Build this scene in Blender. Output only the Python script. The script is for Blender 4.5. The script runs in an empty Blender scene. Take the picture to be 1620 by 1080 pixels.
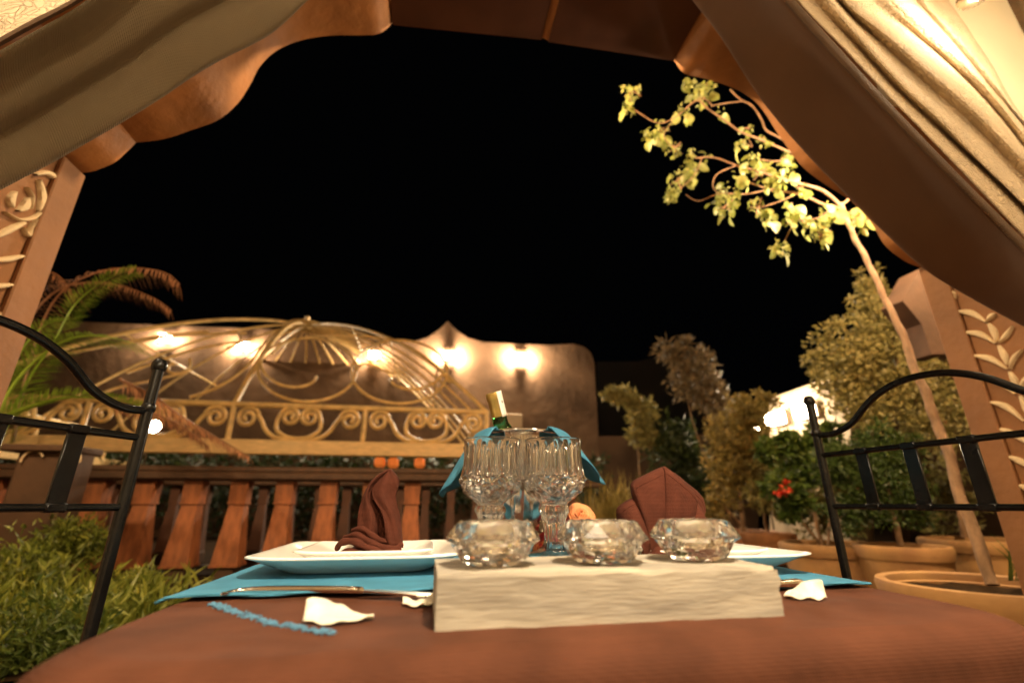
import bpy, math, random
from mathutils import Vector, Matrix, noise
R = random.Random(7)
PI = math.pi
# ------------------------------------------------------------------ camera, world, exposure
F = 735.0; CX = 810.0; CY = 540.0; TH = math.atan(257 / 735); ZC = .83; YAW = math.radians(10)
S = bpy.context.scene
C = S.collection
cam = bpy.data.cameras.new('camera'); co = bpy.data.objects.new('camera', cam); C.objects.link(co)
co.location = (0, 0, ZC); co.rotation_euler = (PI / 2 + TH, 0, 0)
cam.sensor_width = 36; cam.lens = F / 1620 * 36; cam.clip_start = .01; cam.clip_end = 200
cam.dof.use_dof = True; cam.dof.focus_distance = .63; cam.dof.aperture_fstop = 3.2
S.camera = co
w = bpy.data.worlds.new('World'); S.world = w; w.use_nodes = True
w.node_tree.nodes['Background'].inputs[0].default_value = (.8, .85, 1, 1)
w.node_tree.nodes['Background'].inputs[1].default_value = .0006
S.view_settings.view_transform = 'Standard'; S.view_settings.look = 'None'
S.view_settings.exposure = .15; S.view_settings.gamma = 1
S.render.engine = 'CYCLES'
cy_ = S.cycles
cy_.use_denoising = True; cy_.max_bounces = 12; cy_.transmission_bounces = 12; cy_.glossy_bounces = 6
cy_.diffuse_bounces = 3; cy_.transparent_max_bounces = 8; cy_.caustics_refractive = True; cy_.caustics_reflective = True
cy_.sample_clamp_indirect = 25; cy_.blur_glossy = 0
WARM = (1, .70, .38); SOFT = (1, .80, .54)

# ------------------------------------------------------------------ pixel -> world (to lay things out at real depths)
cth, sth = math.cos(TH), math.sin(TH); cyw, syw = math.cos(YAW), math.sin(YAW)
U = Vector((cyw, syw, 0)); V = Vector((-syw, cyw, 0)); Z = Vector((0, 0, 1))
def ray(px, py):
    v = CY - py; Y = F * cth - v * sth; zz = F * sth + v * cth
    return ((px - CX) / Y, zz / Y)
def Py(px, py, Y): r = ray(px, py); return Vector((r[0] * Y, Y, ZC + r[1] * Y))
def Pz(px, py, z): r = ray(px, py); return Py(px, py, (z - ZC) / r[1])
def Pv(px, py, v): r = ray(px, py); return Py(px, py, v / (-r[0] * syw + cyw))
def Pu(px, py, u): r = ray(px, py); return Py(px, py, u / (r[0] * cyw + syw))
def B(u, v, z): return U * u + V * v + Z * z
def uv_(p): return (p.dot(U), p.dot(V), p.z)

# ------------------------------------------------------------------ mesh builder
def worldloc(o):
    l = Vector((0, 0, 0))
    while o: l += o.location; o = o.parent
    return l
class MB:
    def __init__(s): s.v = []; s.f = []
    def add(s, vs, fs):
        n = len(s.v); s.v += [Vector(p) for p in vs]; s.f += [tuple(i + n for i in f) for f in fs]; return s
    def frame_box(s, c, ax, ay, az, bev=0):     # centre and half-axis vectors
        c = Vector(c)
        if bev <= 0:
            vs = [c + ax * i + ay * j + az * k for i in (-1, 1) for j in (-1, 1) for k in (-1, 1)]
            return s.add(vs, [(0, 1, 3, 2), (4, 6, 7, 5), (0, 4, 5, 1), (2, 3, 7, 6), (0, 2, 6, 4), (1, 5, 7, 3)])
        lx, ly, lz = ax.length, ay.length, az.length
        b = min(bev, lx * .45, ly * .45, lz * .45)
        fx, fy, fz = 1 - b / lx, 1 - b / ly, 1 - b / lz
        vs = []; idx = {}
        for i in (-1, 1):
            for j in (-1, 1):
                for k in (-1, 1):
                    for q, (a, bb, cc) in enumerate(((1, fy, fz), (fx, 1, fz), (fx, fy, 1))):
                        idx[(i, j, k, q)] = len(vs); vs.append(c + ax * i * a + ay * j * bb + az * k * cc)
        fs = []
        for i in (-1, 1):
            fs.append([idx[(i, -1, -1, 0)], idx[(i, 1, -1, 0)], idx[(i, 1, 1, 0)], idx[(i, -1, 1, 0)]])
            fs.append([idx[(-1, i, -1, 1)], idx[(1, i, -1, 1)], idx[(1, i, 1, 1)], idx[(-1, i, 1, 1)]])
            fs.append([idx[(-1, -1, i, 2)], idx[(1, -1, i, 2)], idx[(1, 1, i, 2)], idx[(-1, 1, i, 2)]])
            for j in (-1, 1):
                fs.append([idx[(-1, i, j, 1)], idx[(1, i, j, 1)], idx[(1, i, j, 2)], idx[(-1, i, j, 2)]])
                fs.append([idx[(i, -1, j, 0)], idx[(i, 1, j, 0)], idx[(i, 1, j, 2)], idx[(i, -1, j, 2)]])
                fs.append([idx[(i, j, -1, 0)], idx[(i, j, 1, 0)], idx[(i, j, 1, 1)], idx[(i, j, -1, 1)]])
                for k in (-1, 1): fs.append([idx[(i, j, k, 0)], idx[(i, j, k, 1)], idx[(i, j, k, 2)]])
        return s.add(vs, fs)
    def box(s, u0, u1, v0, v1, z0, z1, bev=0):  # in the building's own axes
        return s.frame_box(B((u0 + u1) / 2, (v0 + v1) / 2, (z0 + z1) / 2), U * ((u1 - u0) / 2), V * ((v1 - v0) / 2), Z * ((z1 - z0) / 2), bev)
    def tube(s, pts, r, seg=8, cap=True, flat=None):
        pts = [Vector(p) for p in pts]; n = len(pts)
        if not hasattr(r, '__len__'): r = [r] * n
        vs = []; prev = None
        for i, p in enumerate(pts):
            t = (pts[min(i + 1, n - 1)] - pts[max(i - 1, 0)])
            t = t.normalized() if t.length > 1e-9 else Vector((0, 0, 1))
            if prev is None:
                a = t.cross(Vector((0, 0, 1)))
                if a.length < .1: a = t.cross(Vector((1, 0, 0)))
                a.normalize()
            else:
                a = prev - t * prev.dot(t)
                if a.length < 1e-6: a = t.cross(Vector((.3, .8, .1)))
                a.normalize()
            prev = a; b = t.cross(a)
            for k in range(seg):
                q = 2 * PI * k / seg; vs.append(p + a * math.cos(q) * r[i] + b * math.sin(q) * r[i])
        fs = [(i * seg + k, i * seg + (k + 1) % seg, (i + 1) * seg + (k + 1) % seg, (i + 1) * seg + k) for i in range(n - 1) for k in range(seg)]
        if cap: fs += [tuple(range(seg))[::-1], tuple((n - 1) * seg + k for k in range(seg))]
        return s.add(vs, fs)
    def lathe(s, prof, c=(0, 0, 0), seg=32, axis=None, rad=None, cap=False):
        c = Vector(c); vs = []; n = len(prof)
        M = Matrix.Identity(3) if axis is None else Vector((0, 0, 1)).rotation_difference(Vector(axis)).to_matrix()
        for i, (r, z) in enumerate(prof):
            for k in range(seg):
                q = 2 * PI * k / seg; rr = r if rad is None else rad(r, z, q, i)
                vs.append(c + M @ Vector((math.cos(q) * rr, math.sin(q) * rr, z)))
        fs = [(i * seg + k, i * seg + (k + 1) % seg, (i + 1) * seg + (k + 1) % seg, (i + 1) * seg + k) for i in range(n - 1) for k in range(seg)]
        if cap: fs += [tuple(range(seg))[::-1], tuple((n - 1) * seg + k for k in range(seg))]
        return s.add(vs, fs)
    def prism(s, poly, ext):
        n = len(poly); ext = Vector(ext)
        vs = [Vector(p) for p in poly] + [Vector(p) + ext for p in poly]
        fs = [tuple(range(n))[::-1], tuple(range(n, 2 * n))] + [(i, (i + 1) % n, n + (i + 1) % n, n + i) for i in range(n)]
        return s.add(vs, fs)
    def grid(s, fn, nu, nv, closed=False):
        vs = [fn(i / nu, j / nv) for j in range(nv + 1) for i in range(nu + (0 if closed else 1))]
        m = nu if closed else nu + 1
        fs = [(j * m + i, j * m + (i + 1) % m, (j + 1) * m + (i + 1) % m, (j + 1) * m + i) for j in range(nv) for i in range(nu)]
        return s.add(vs, fs)
    def mesh(s, name, mat, smooth=True, off=Vector((0, 0, 0)), auto=None):
        me = bpy.data.meshes.new(name); me.from_pydata([tuple(p - off) for p in s.v], [], s.f)
        import bmesh
        bm = bmesh.new(); bm.from_mesh(me); bmesh.ops.recalc_face_normals(bm, faces=bm.faces); bm.to_mesh(me); bm.free()
        me.materials.append(mat)
        me.polygons.foreach_set('use_smooth', [bool(smooth)] * len(me.polygons))
        if smooth and auto is not None:
            try: me.set_sharp_from_angle(angle=math.radians(auto))
            except Exception: pass
        me.update(); return me
    def build(s, name, mat, parent=None, smooth=True, thick=0, auto=40, raw=False):
        if parent is not None: off = worldloc(parent)
        elif raw: off = Vector((0, 0, 0))
        else:
            xs = [p.x for p in s.v]; ys = [p.y for p in s.v]; zs = [p.z for p in s.v]
            off = Vector(((min(xs) + max(xs)) / 2, (min(ys) + max(ys)) / 2, min(zs)))
        o = bpy.data.objects.new(name, s.mesh(name, mat, smooth, off, auto)); C.objects.link(o)
        if parent is not None: o.parent = parent
        else: o.location = off
        if thick:
            m = o.modifiers.new('solid', 'SOLIDIFY'); m.thickness = thick; m.offset = 0
        return o
def tag(o, label=None, cat=None, group=None, kind=None):
    if label: o['label'] = label
    if cat: o['category'] = cat
    if group: o['group'] = group
    if kind: o['kind'] = kind
    return o
def empty(name, loc, label, cat, group=None):
    o = bpy.data.objects.new(name, None); o.location = loc; o.empty_display_size = .05; C.objects.link(o)
    return tag(o, label, cat, group)
def copy_tree(o, parent=None, par_keep=False):
    c = o.copy(); C.objects.link(c); c.parent = parent
    for ch in [x for x in o.children]: copy_tree(ch, c)
    return c
def crv(pts, n=8):          # Catmull-Rom through points (tuples of any length)
    P = [tuple(p) for p in pts]; out = []
    for i in range(len(P) - 1):
        p0 = P[max(i - 1, 0)]; p1 = P[i]; p2 = P[i + 1]; p3 = P[min(i + 2, len(P) - 1)]
        for k in range(n):
            t = k / n
            out.append(tuple(.5 * ((2 * b) + (-a + c) * t + (2 * a - 5 * b + 4 * c - d) * t * t + (-a + 3 * b - 3 * c + d) * t ** 3) for a, b, c, d in zip(p0, p1, p2, p3)))
    out.append(P[-1]); return out
def resample(pts, n):
    pts = [Vector(p) for p in pts]; L = [0]
    for a, b in zip(pts, pts[1:]): L.append(L[-1] + (b - a).length)
    out = []; j = 0
    for i in range(n):
        t = L[-1] * i / (n - 1)
        while j < len(L) - 2 and L[j + 1] < t: j += 1
        q = (t - L[j]) / max(L[j + 1] - L[j], 1e-9); out.append(pts[j].lerp(pts[j + 1], min(max(q, 0), 1)))
    return out

# ------------------------------------------------------------------ materials
def mat(name, col, rough=.6, var=0, vscale=8, bump=0, bscale=60, btype='noise', metal=0, col2=None, detail=5, spec=None, sheen=0, vdist=0, sub=0, squash=None, bdist=.004):
    m = bpy.data.materials.new(name); m.use_nodes = True; nt = m.node_tree; N = nt.nodes; L = nt.links
    b = N['Principled BSDF']; b.inputs['Base Color'].default_value = (*col, 1); b.inputs['Roughness'].default_value = rough
    b.inputs['Metallic'].default_value = metal
    if spec is not None: b.inputs['Specular IOR Level'].default_value = spec
    if sheen: b.inputs['Sheen Weight'].default_value = sheen; b.inputs['Sheen Roughness'].default_value = .5
    tc = N.new('ShaderNodeTexCoord'); src = tc.outputs['Object']
    if squash:
        mp = N.new('ShaderNodeMapping'); mp.inputs['Scale'].default_value = squash; L.new(src, mp.inputs[0]); src = mp.outputs[0]
    if var or col2:
        n = N.new('ShaderNodeTexNoise'); n.inputs['Scale'].default_value = vscale; n.inputs['Detail'].default_value = detail; n.inputs['Distortion'].default_value = vdist
        L.new(src, n.inputs['Vector'])
        cr = N.new('ShaderNodeValToRGB'); e = cr.color_ramp.elements
        c2 = col2 or tuple(max(c * (1 - var), 0) for c in col); c1 = col if col2 else tuple(min(c * (1 + var * .6), 1) for c in col)
        e[0].position = .33; e[1].position = .67; e[0].color = (*c2, 1); e[1].color = (*c1, 1)
        L.new(n.outputs['Fac'], cr.inputs[0]); L.new(cr.outputs[0], b.inputs['Base Color'])
        rr = N.new('ShaderNodeMapRange'); rr.inputs[3].default_value = max(rough - .08, .02); rr.inputs[4].default_value = min(rough + .08, 1)
        L.new(n.outputs['Fac'], rr.inputs[0]); L.new(rr.outputs[0], b.inputs['Roughness'])
    if bump:
        if btype == 'noise':
            t = N.new('ShaderNodeTexNoise'); t.inputs['Scale'].default_value = bscale; t.inputs['Detail'].default_value = 6; out = t.outputs['Fac']; L.new(src, t.inputs['Vector'])
        elif btype == 'weave':
            wv = []
            for d in ('X', 'Y', 'Z'):
                a = N.new('ShaderNodeTexWave'); a.bands_direction = d; a.inputs['Scale'].default_value = bscale; a.inputs['Distortion'].default_value = .6; a.inputs['Detail'].default_value = 1; L.new(src, a.inputs['Vector']); wv.append(a)
            mm = N.new('ShaderNodeMath'); mm.operation = 'MULTIPLY'; L.new(wv[0].outputs['Fac'], mm.inputs[0]); L.new(wv[1].outputs['Fac'], mm.inputs[1])
            m2 = N.new('ShaderNodeMath'); m2.operation = 'ADD'; L.new(mm.outputs[0], m2.inputs[0]); L.new(wv[2].outputs['Fac'], m2.inputs[1]); out = m2.outputs[0]
        elif btype == 'rib':
            a = N.new('ShaderNodeTexWave'); a.bands_direction = 'DIAGONAL'; a.inputs['Scale'].default_value = bscale; a.inputs['Distortion'].default_value = .5; L.new(src, a.inputs['Vector']); out = a.outputs['Fac']
        elif btype == 'jacquard':
            n0 = N.new('ShaderNodeTexNoise'); n0.inputs['Scale'].default_value = bscale * .5; n0.inputs['Detail'].default_value = 1; L.new(src, n0.inputs['Vector'])
            va = N.new('ShaderNodeVectorMath'); va.operation = 'SCALE'; va.inputs[3].default_value = 3.2 / bscale; L.new(n0.outputs['Color'], va.inputs[0])
            vb = N.new('ShaderNodeVectorMath'); vb.operation = 'ADD'; L.new(src, vb.inputs[0]); L.new(va.outputs[0], vb.inputs[1])
            t = N.new('ShaderNodeTexVoronoi'); t.feature = 'DISTANCE_TO_EDGE'; t.inputs['Scale'].default_value = bscale; L.new(vb.outputs[0], t.inputs['Vector'])
            mr = N.new('ShaderNodeMapRange'); mr.inputs[1].default_value = .02; mr.inputs[2].default_value = .14; L.new(t.outputs['Distance'], mr.inputs[0]); out = mr.outputs[0]
        elif btype == 'crack':
            t = N.new('ShaderNodeTexVoronoi'); t.inputs['Scale'].default_value = bscale; L.new(src, t.inputs['Vector']); out = t.outputs['Distance']
        bp = N.new('ShaderNodeBump'); bp.inputs['Strength'].default_value = bump; bp.inputs['Distance'].default_value = bdist
        L.new(out, bp.inputs['Height']); L.new(bp.outputs[0], b.inputs['Normal'])
    if sub:
        b.inputs['Subsurface Weight'].default_value = sub; b.inputs['Subsurface Radius'].default_value = (.01, .007, .004); b.inputs['Subsurface Scale'].default_value = .3
    return m
def leafmat(name, cols, trans=.35):
    m = bpy.data.materials.new(name); m.use_nodes = True; nt = m.node_tree; N = nt.nodes; L = nt.links
    N.remove(N['Principled BSDF']); out = N['Material Output']
    g = N.new('ShaderNodeNewGeometry'); tc = N.new('ShaderNodeTexCoord'); oi = N.new('ShaderNodeObjectInfo')
    n = N.new('ShaderNodeTexNoise'); n.inputs['Scale'].default_value = 3.5; n.inputs['Detail'].default_value = 3; L.new(tc.outputs['Object'], n.inputs['Vector'])
    a = N.new('ShaderNodeMath'); a.operation = 'MULTIPLY_ADD'; a.inputs[1].default_value = .5; L.new(g.outputs['Random Per Island'], a.inputs[0])
    a2 = N.new('ShaderNodeMath'); a2.operation = 'MULTIPLY_ADD'; a2.inputs[1].default_value = .45; L.new(n.outputs['Fac'], a2.inputs[0])
    a3 = N.new('ShaderNodeMath'); a3.operation = 'MULTIPLY'; a3.inputs[1].default_value = .35; L.new(oi.outputs['Random'], a3.inputs[0]); L.new(a3.outputs[0], a2.inputs[2]); L.new(a2.outputs[0], a.inputs[2])
    cr = N.new('ShaderNodeValToRGB'); e = cr.color_ramp.elements
    e[0].position = .2; e[1].position = 1.0; e[0].color = (*cols[0], 1); e[1].color = (*cols[-1], 1)
    for i, c in enumerate(cols[1:-1]): x = e.new(.2 + .8 * (i + 1) / (len(cols) - 1)); x.color = (*c, 1)
    L.new(a.outputs[0], cr.inputs[0])
    d = N.new('ShaderNodeBsdfPrincipled'); d.inputs['Roughness'].default_value = .45; L.new(cr.outputs[0], d.inputs['Base Color'])
    t = N.new('ShaderNodeBsdfTranslucent'); L.new(cr.outputs[0], t.inputs[0])
    mx = N.new('ShaderNodeMixShader'); mx.inputs[0].default_value = trans; L.new(d.outputs[0], mx.inputs[1]); L.new(t.outputs[0], mx.inputs[2]); L.new(mx.outputs[0], out.inputs[0])
    return m
def emit(name, col, st):
    m = bpy.data.materials.new(name); m.use_nodes = True; b = m.node_tree.nodes['Principled BSDF']
    b.inputs['Base Color'].default_value = (*col, 1); b.inputs['Emission Color'].default_value = (*col, 1); b.inputs['Emission Strength'].default_value = st; return m
def glass(name, col=(1, 1, 1), ior=1.52, rough=0):
    m = bpy.data.materials.new(name); m.use_nodes = True; b = m.node_tree.nodes['Principled BSDF']
    b.inputs['Base Color'].default_value = (*col, 1); b.inputs['Transmission Weight'].default_value = 1; b.inputs['IOR'].default_value = ior; b.inputs['Roughness'].default_value = rough; return m
M = dict(
    plaster=mat('tadelakt_plaster', (.26, .115, .043), .62, .2, 5, .5, 30, bdist=.006),
    soffit=mat('ochre_plaster', (.38, .155, .045), .55, .38, 5, .6, 30, bdist=.006, detail=8),
    relief=mat('cream_carved_plaster', (.70, .54, .33), .7, .12, 20, .4, 90),
    inner=mat('cream_plaster', (.78, .68, .48), .7, .06, 3, .2, 20),
    darkwood=mat('dark_wood', (.11, .06, .025), .5, .4, 6, .4, 40, squash=(1, 6, 6)),
    lining=mat('brown_curtain_lining', (.25, .195, .12), .85, .12, 4, .9, 100, 'rib', bdist=.0009, spec=.2),
    lining2=mat('brown_curtain_lining_plain', (.17, .095, .052), .85, .12, 4, .6, 130, 'rib', bdist=.0005, spec=.2),
    jacq=mat('cream_jacquard', (.76, .60, .40), .85, .12, 9, .9, 62, 'jacquard', bdist=.0035, spec=.1),
    trim=mat('brown_trim', (.12, .065, .03), .8, .2, 30, .5, 500, 'rib'),
    cloth=mat('brown_tablecloth', (.098, .036, .019), .85, .3, 16, .55, 150, 'weave', spec=.12, bdist=.0005),
    blue=mat('blue_linen', (.065, .25, .40), .9, .15, 30, .8, 170, 'weave', spec=.2, bdist=.0006),
    bluethread=mat('blue_thread', (.09, .25, .40), .7, .3, 150, .5, 900),
    napkin=mat('brown_napkin', (.092, .028, .017), .9, .18, 60, .8, 210, 'weave', spec=.12, bdist=.0005),
    china=mat('white_china', (.86, .84, .79), .12, .02, 5),
    steel=mat('polished_steel', (.72, .68, .62), .16, metal=1),
    silver=mat('silver_bucket', (.8, .77, .72), .12, .05, 12, .05, 40, metal=1),
    block=mat('pale_driftwood', (.47, .42, .335), .85, 0, 12, .7, 170, col2=(.24, .215, .18), squash=(.3, 1.4, 3.2), vdist=1.2, detail=14, bdist=.0012, spec=.15),
    petal=mat('cream_petal', (.85, .78, .62), .5, .08, 40, .3, 120, sub=.2),
    iron=mat('black_iron', (.006, .006, .006), .25, .3, 30, .3, 220, spec=.35, bdist=.0006),
    gold=mat('ochre_painted_iron', (.62, .41, .155), .42, .25, 12, .3, 60),
    goldbeam=mat('ochre_painted_beam', (.68, .46, .20), .55, .18, 8, .3, 40, squash=(1, 5, 5)),
    terra=mat('terracotta', (.44, .19, .075), .75, .22, 12, .4, 50),
    pot=mat('ochre_terracotta', (.48, .27, .10), .75, .22, 7, .4, 40, col2=(.33, .17, .07)),
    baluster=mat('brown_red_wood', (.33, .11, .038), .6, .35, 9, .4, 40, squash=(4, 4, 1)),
    rail=mat('dark_brown_rail', (.075, .036, .017), .6, .3, 9, .4, 40),
    wall=mat('dusty_plaster', (.115, .067, .038), .9, .45, 1.3, .8, 7, bdist=.02, detail=9, spec=.1),
    white=mat('pale_render', (.45, .34, .22), .85, .1, 2, .4, 9),
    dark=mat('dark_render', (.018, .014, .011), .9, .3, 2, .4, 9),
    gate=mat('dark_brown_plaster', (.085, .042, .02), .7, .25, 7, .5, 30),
    soffit_shade=mat('shaded_soffit_red', (.075, .024, .008), .45, .2, 5, .2, 20),  # shade of the straight soffit, put into a dark red-brown colour
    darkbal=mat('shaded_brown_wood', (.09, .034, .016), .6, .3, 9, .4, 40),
    soil=mat('soil', (.03, .017, .008), .95, .4, 20, .9, 40, spec=.05),
    tile=mat('patio_tile', (.24, .13, .075), .7, .2, 6, .3, 30),
    bark=mat('pale_bark', (.30, .175, .09), .8, .35, 14, .7, 60, squash=(3, 3, 1)),
    barkd=mat('brown_bark', (.20, .12, .06), .85, .3, 14, .7, 60, squash=(3, 3, 1)),
    wax=mat('white_wax', (.9, .87, .78), .4, sub=.3),
    foil=mat('gold_foil', (.62, .42, .12), .32, .1, 60, .3, 150, metal=.7),
    paper=mat('white_paper', (.85, .82, .75), .7),
    rosep=mat('peach_rose', (.85, .33, .14), .5, .2, 60, sub=.1),
    roser=mat('red_rose', (.42, .01, .02), .5, .2, 60, sub=.1),
    ceiling=mat('cream_ceiling', (.72, .60, .42), .8, .06, 4, .3, 30),
    box=mat('beige_box', (.40, .28, .16), .6, .1, 9),
    lampmetal=mat('lamp_metal', (.10, .075, .045), .35, .2, 30, .3, 100, metal=.8),
    glass=glass('crystal', (1, .995, .98), 1.54), green=glass('green_glass', (.05, .30, .07), 1.5),
    bulb=emit('warm_bulb', (1, .78, .5), 60), bulbw=emit('far_bulb', (1, .82, .6), 90), amber=emit('amber_lantern', (1, .25, .04), .22), opal=emit('added_lamp_glow', (1, .84, .62), 9),
    lf_tree=leafmat('tree_leaf', [(.10, .13, .02), (.24, .28, .06), (.42, .43, .15)], .3),
    lf_olive=leafmat('olive_leaf', [(.09, .08, .02), (.22, .19, .055), (.36, .30, .11)], .3),
    lf_gold=leafmat('golden_leaf', [(.12, .09, .02), (.30, .22, .06), (.46, .35, .12)], .3),
    lf_green=leafmat('green_leaf', [(.025, .05, .008), (.06, .10, .014), (.13, .17, .03)], .3),
    lf_darkg=leafmat('dark_green_leaf', [(.012, .02, .005), (.025, .04, .01), (.05, .065, .015)], .25),
    lf_grass=leafmat('garden_leaf', [(.05, .07, .01), (.20, .24, .03), (.45, .45, .08)], .3),
    lf_palmg=leafmat('palm_green', [(.10, .19, .012), (.24, .36, .03), (.38, .48, .07)], .3),
    lf_palmb=leafmat('palm_brown', [(.12, .05, .02), (.30, .13, .06), (.48, .24, .12)], .2),
    lf_brown=leafmat('dry_leaf', [(.09, .06, .03), (.17, .12, .06), (.24, .17, .09)], .3),
    redflower=mat('red_flower', (.55, .05, .02), .5))

for key, tw_, ro_ in (('glass', .99, 0), ('frost', .965, 0)):
    if key == 'frost': M['frost'] = M['glass'].copy(); M['frost'].name = 'thick_crystal'
    b_ = M[key].node_tree.nodes['Principled BSDF']; b_.inputs['Transmission Weight'].default_value = tw_; b_.inputs['Roughness'].default_value = ro_
def lamp(loc, power, col=WARM, r=.03, parent=None, name='lamp_light'):
    l = bpy.data.lights.new(name, 'POINT'); l.energy = power; l.color = col; l.shadow_soft_size = r
    o = bpy.data.objects.new(name, l); C.objects.link(o)
    if parent: o.parent = parent; o.location = Vector(loc) - worldloc(parent)
    else: o.location = loc
    return o

# ------------------------------------------------------------------ the setting
def struct(mb, name, m, smooth=False):
    return tag(mb.build(name, m, None, smooth), kind='structure')
def bed(a, b):
    p = B(-14 + 30 * a, 1.75 + 40 * b * b, 0); p.z = .36 + .05 * noise.noise(p * 1.3) + .02 * noise.noise(p * 5); return p
struct(MB().grid(bed, 90, 70), 'ground', M['soil'], True)
struct(MB().grid(lambda a, b: B(-7 + 16 * a, -6 + 7.74 * b, 0), 8, 8), 'floor', M['tile'])
struct(MB().box(-14, 16, 1.7, 1.78, -.05, .34), 'path_kerb', M['rail'])

# ------------------------------------------------------------------ pavilion: lobed arch, carved piers, ceiling
V0, V1 = .85, 1.3
pav = empty('garden_pavilion', B(.4, 1.1, 0), 'ochre plaster pavilion with lobed arch framing the whole view', 'pavilion')
arch_px = [(130, 274), (150, 270), (180, 258), (200, 241), (215, 226)], \
    [(215, 226), (260, 220), (300, 207), (345, 190), (376, 164), (396, 134), (411, 106), (437, 81), (474, 65), (520, 57), (570, 56), (594, 55), (608, 49), (620, 37)], \
    [(620, 37), (740, 50), (848, 60), (860, 61), (870, 66), (960, 80), (1066, 94)], \
    [(1066, 94), (1082, 116), (1112, 124), (1151, 136), (1180, 150), (1205, 172), (1235, 218), (1276, 270), (1347, 318)], \
    [(1347, 318), (1378, 352), (1400, 388), (1430, 412), (1455, 423)]
outline = []
for seg in arch_px:
    c = crv(seg, 12) if len(seg) != 7 else list(seg)
    for p in c:
        q = uv_(Pv(*p, V1))
        if not outline or (abs(q[0] - outline[-1][0]) + abs(q[2] - outline[-1][2])) > 1e-4: outline.append(q)
uL, zL = outline[0][0], outline[0][2]; uR, zR = outline[-1][0], outline[-1][2]
poly = [B(-1.9, V0, zL), B(-1.9, V0, 3.3), B(2.5, V0, 3.3), B(2.5, V0, zR)] + [B(q[0], V0, q[2]) for q in outline[::-1]]
MB().prism(poly, V * (V1 - V0)).build('lobed_arch', M['soffit'], pav, True, auto=32)
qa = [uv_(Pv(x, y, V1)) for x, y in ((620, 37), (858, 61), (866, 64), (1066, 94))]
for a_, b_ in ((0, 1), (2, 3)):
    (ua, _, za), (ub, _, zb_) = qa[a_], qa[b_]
    MB().prism([B(ua + .004, V0 + .01, za - .001), B(ub - .004, V0 + .01, zb_ - .001), B(ub - .004, V0 + .01, zb_ - .012), B(ua + .004, V0 + .01, za - .012)], V * (V1 - V0 - .012)).build('shaded_soffit_panel', M['soffit_shade'], pav, False)  # panels darken the straight soffit by colour where it lies in shade
def pier(u0, u1, z1, lab):
    m = MB().box(u0, u1, V0, V1, 0, z1)
    return tag(m.build('pier', M['plaster'], pav, False), lab)
pl_ = pier(-1.9, uL, zL - .002, 'left pier with carved lotus relief'); pr_ = pier(uR, 2.5, zR - .002, 'right pier with carved leaf relief')
def relief(side, pts, wid, n=14, depth=.012):
    u = uL if side < 0 else uR
    par = pl_ if side < 0 else pr_
    c = crv([(*p, ww) for p, ww in zip(pts, wid)], max(2, n // (len(pts) - 1)))
    P = [Pu(p[0], p[1], u) for p in c]; out = ([], [])
    for i, p in enumerate(c):
        a = c[max(i - 1, 0)]; b = c[min(i + 1, len(c) - 1)]
        dx, dy = b[0] - a[0], b[1] - a[1]; l = math.hypot(dx, dy) or 1
        out[0].append(Pu(p[0] - dy / l * p[2], p[1] + dx / l * p[2], u)); out[1].append(Pu(p[0] + dy / l * p[2], p[1] - dx / l * p[2], u))
    sg = -side
    def up(p, d): return p + U * sg * d
    vs = []; fs = []
    for a, m_, b in zip(out[0], P, out[1]): vs += [up(a, -.003), up(a.lerp(m_, .25), depth * .8), up(m_, depth), up(b.lerp(m_, .25), depth * .8), up(b, -.003)]
    for i in range(len(P) - 1):
        for k in range(4): fs.append((i * 5 + k, i * 5 + k + 1, i * 5 + 6 + k, i * 5 + 5 + k))
    MB().add(vs, fs).build('carved_leaf', M['relief'], par, True, auto=60)
for p in [[(1512, 493), (1537, 495), (1563, 510)], [(1522, 526), (1550, 528), (1577, 543)], [(1535, 562), (1567, 567), (1596, 584)],
          [(1550, 597), (1580, 603), (1608, 623)], [(1563, 635), (1593, 643), (1622, 666)], [(1577, 677), (1602, 685), (1636, 706)], [(1592, 720), (1617, 730), (1650, 748)], [(1606, 765), (1632, 775), (1662, 793)]]:
    relief(1, p, [1.2, 5, 1])
for p in [[(1583, 542), (1593, 531), (1604, 516)], [(1600, 583), (1606, 566), (1620, 553)], [(1615, 622), (1622, 603), (1636, 592)], [(1563, 508), (1570, 500), (1577, 497)]]: relief(1, p, [1, 4.2, 1])
for p in [[(1566, 512), (1574, 525), (1579, 540)], [(1582, 547), (1590, 562), (1596, 577)], [(1599, 588), (1607, 603), (1613, 615)], [(1616, 626), (1625, 645), (1631, 658)]]: relief(1, p, [1.5, 5.5, 1.5])
for p in [[(1487, 442), (1500, 453), (1514, 466)], [(1508, 482), (1511, 474), (1515, 464)], [(1498, 447), (1502, 458), (1505, 470)]]: relief(1, p, [1, 2.6, 1])
for p, w_ in [([(52, 276), (71, 273), (84, 281), (95, 290)], [2, 4, 4, 3]), ([(95, 290), (78, 318), (58, 352), (38, 412)], [3, 5, 8, 2]), ([(15, 328), (14, 314), (20, 303)], [2, 6, 2]),
              ([(24, 333), (36, 326), (40, 312)], [2, 7, 2]), ([(57, 333), (64, 312), (58, 284)], [2, 5.5, 2]), ([(3, 335), (27, 347), (50, 344), (66, 328)], [1, 2.2, 2.5, 1]),
              ([(-14, 376), (8, 365), (34, 352)], [2, 5, 3]), ([(-20, 412), (8, 410), (36, 404)], [2, 4.5, 2]), ([(-20, 455), (0, 452), (19, 450)], [2, 4, 2]), ([(-10, 505), (2, 490), (8, 478)], [2, 4, 2]),
              ([(38, 296), (47, 312), (44, 330)], [1, 2.5, 1]), ([(33, 360), (41, 372), (47, 352)], [1.5, 3, 1.5])]:
    relief(-1, p, w_)
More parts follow.
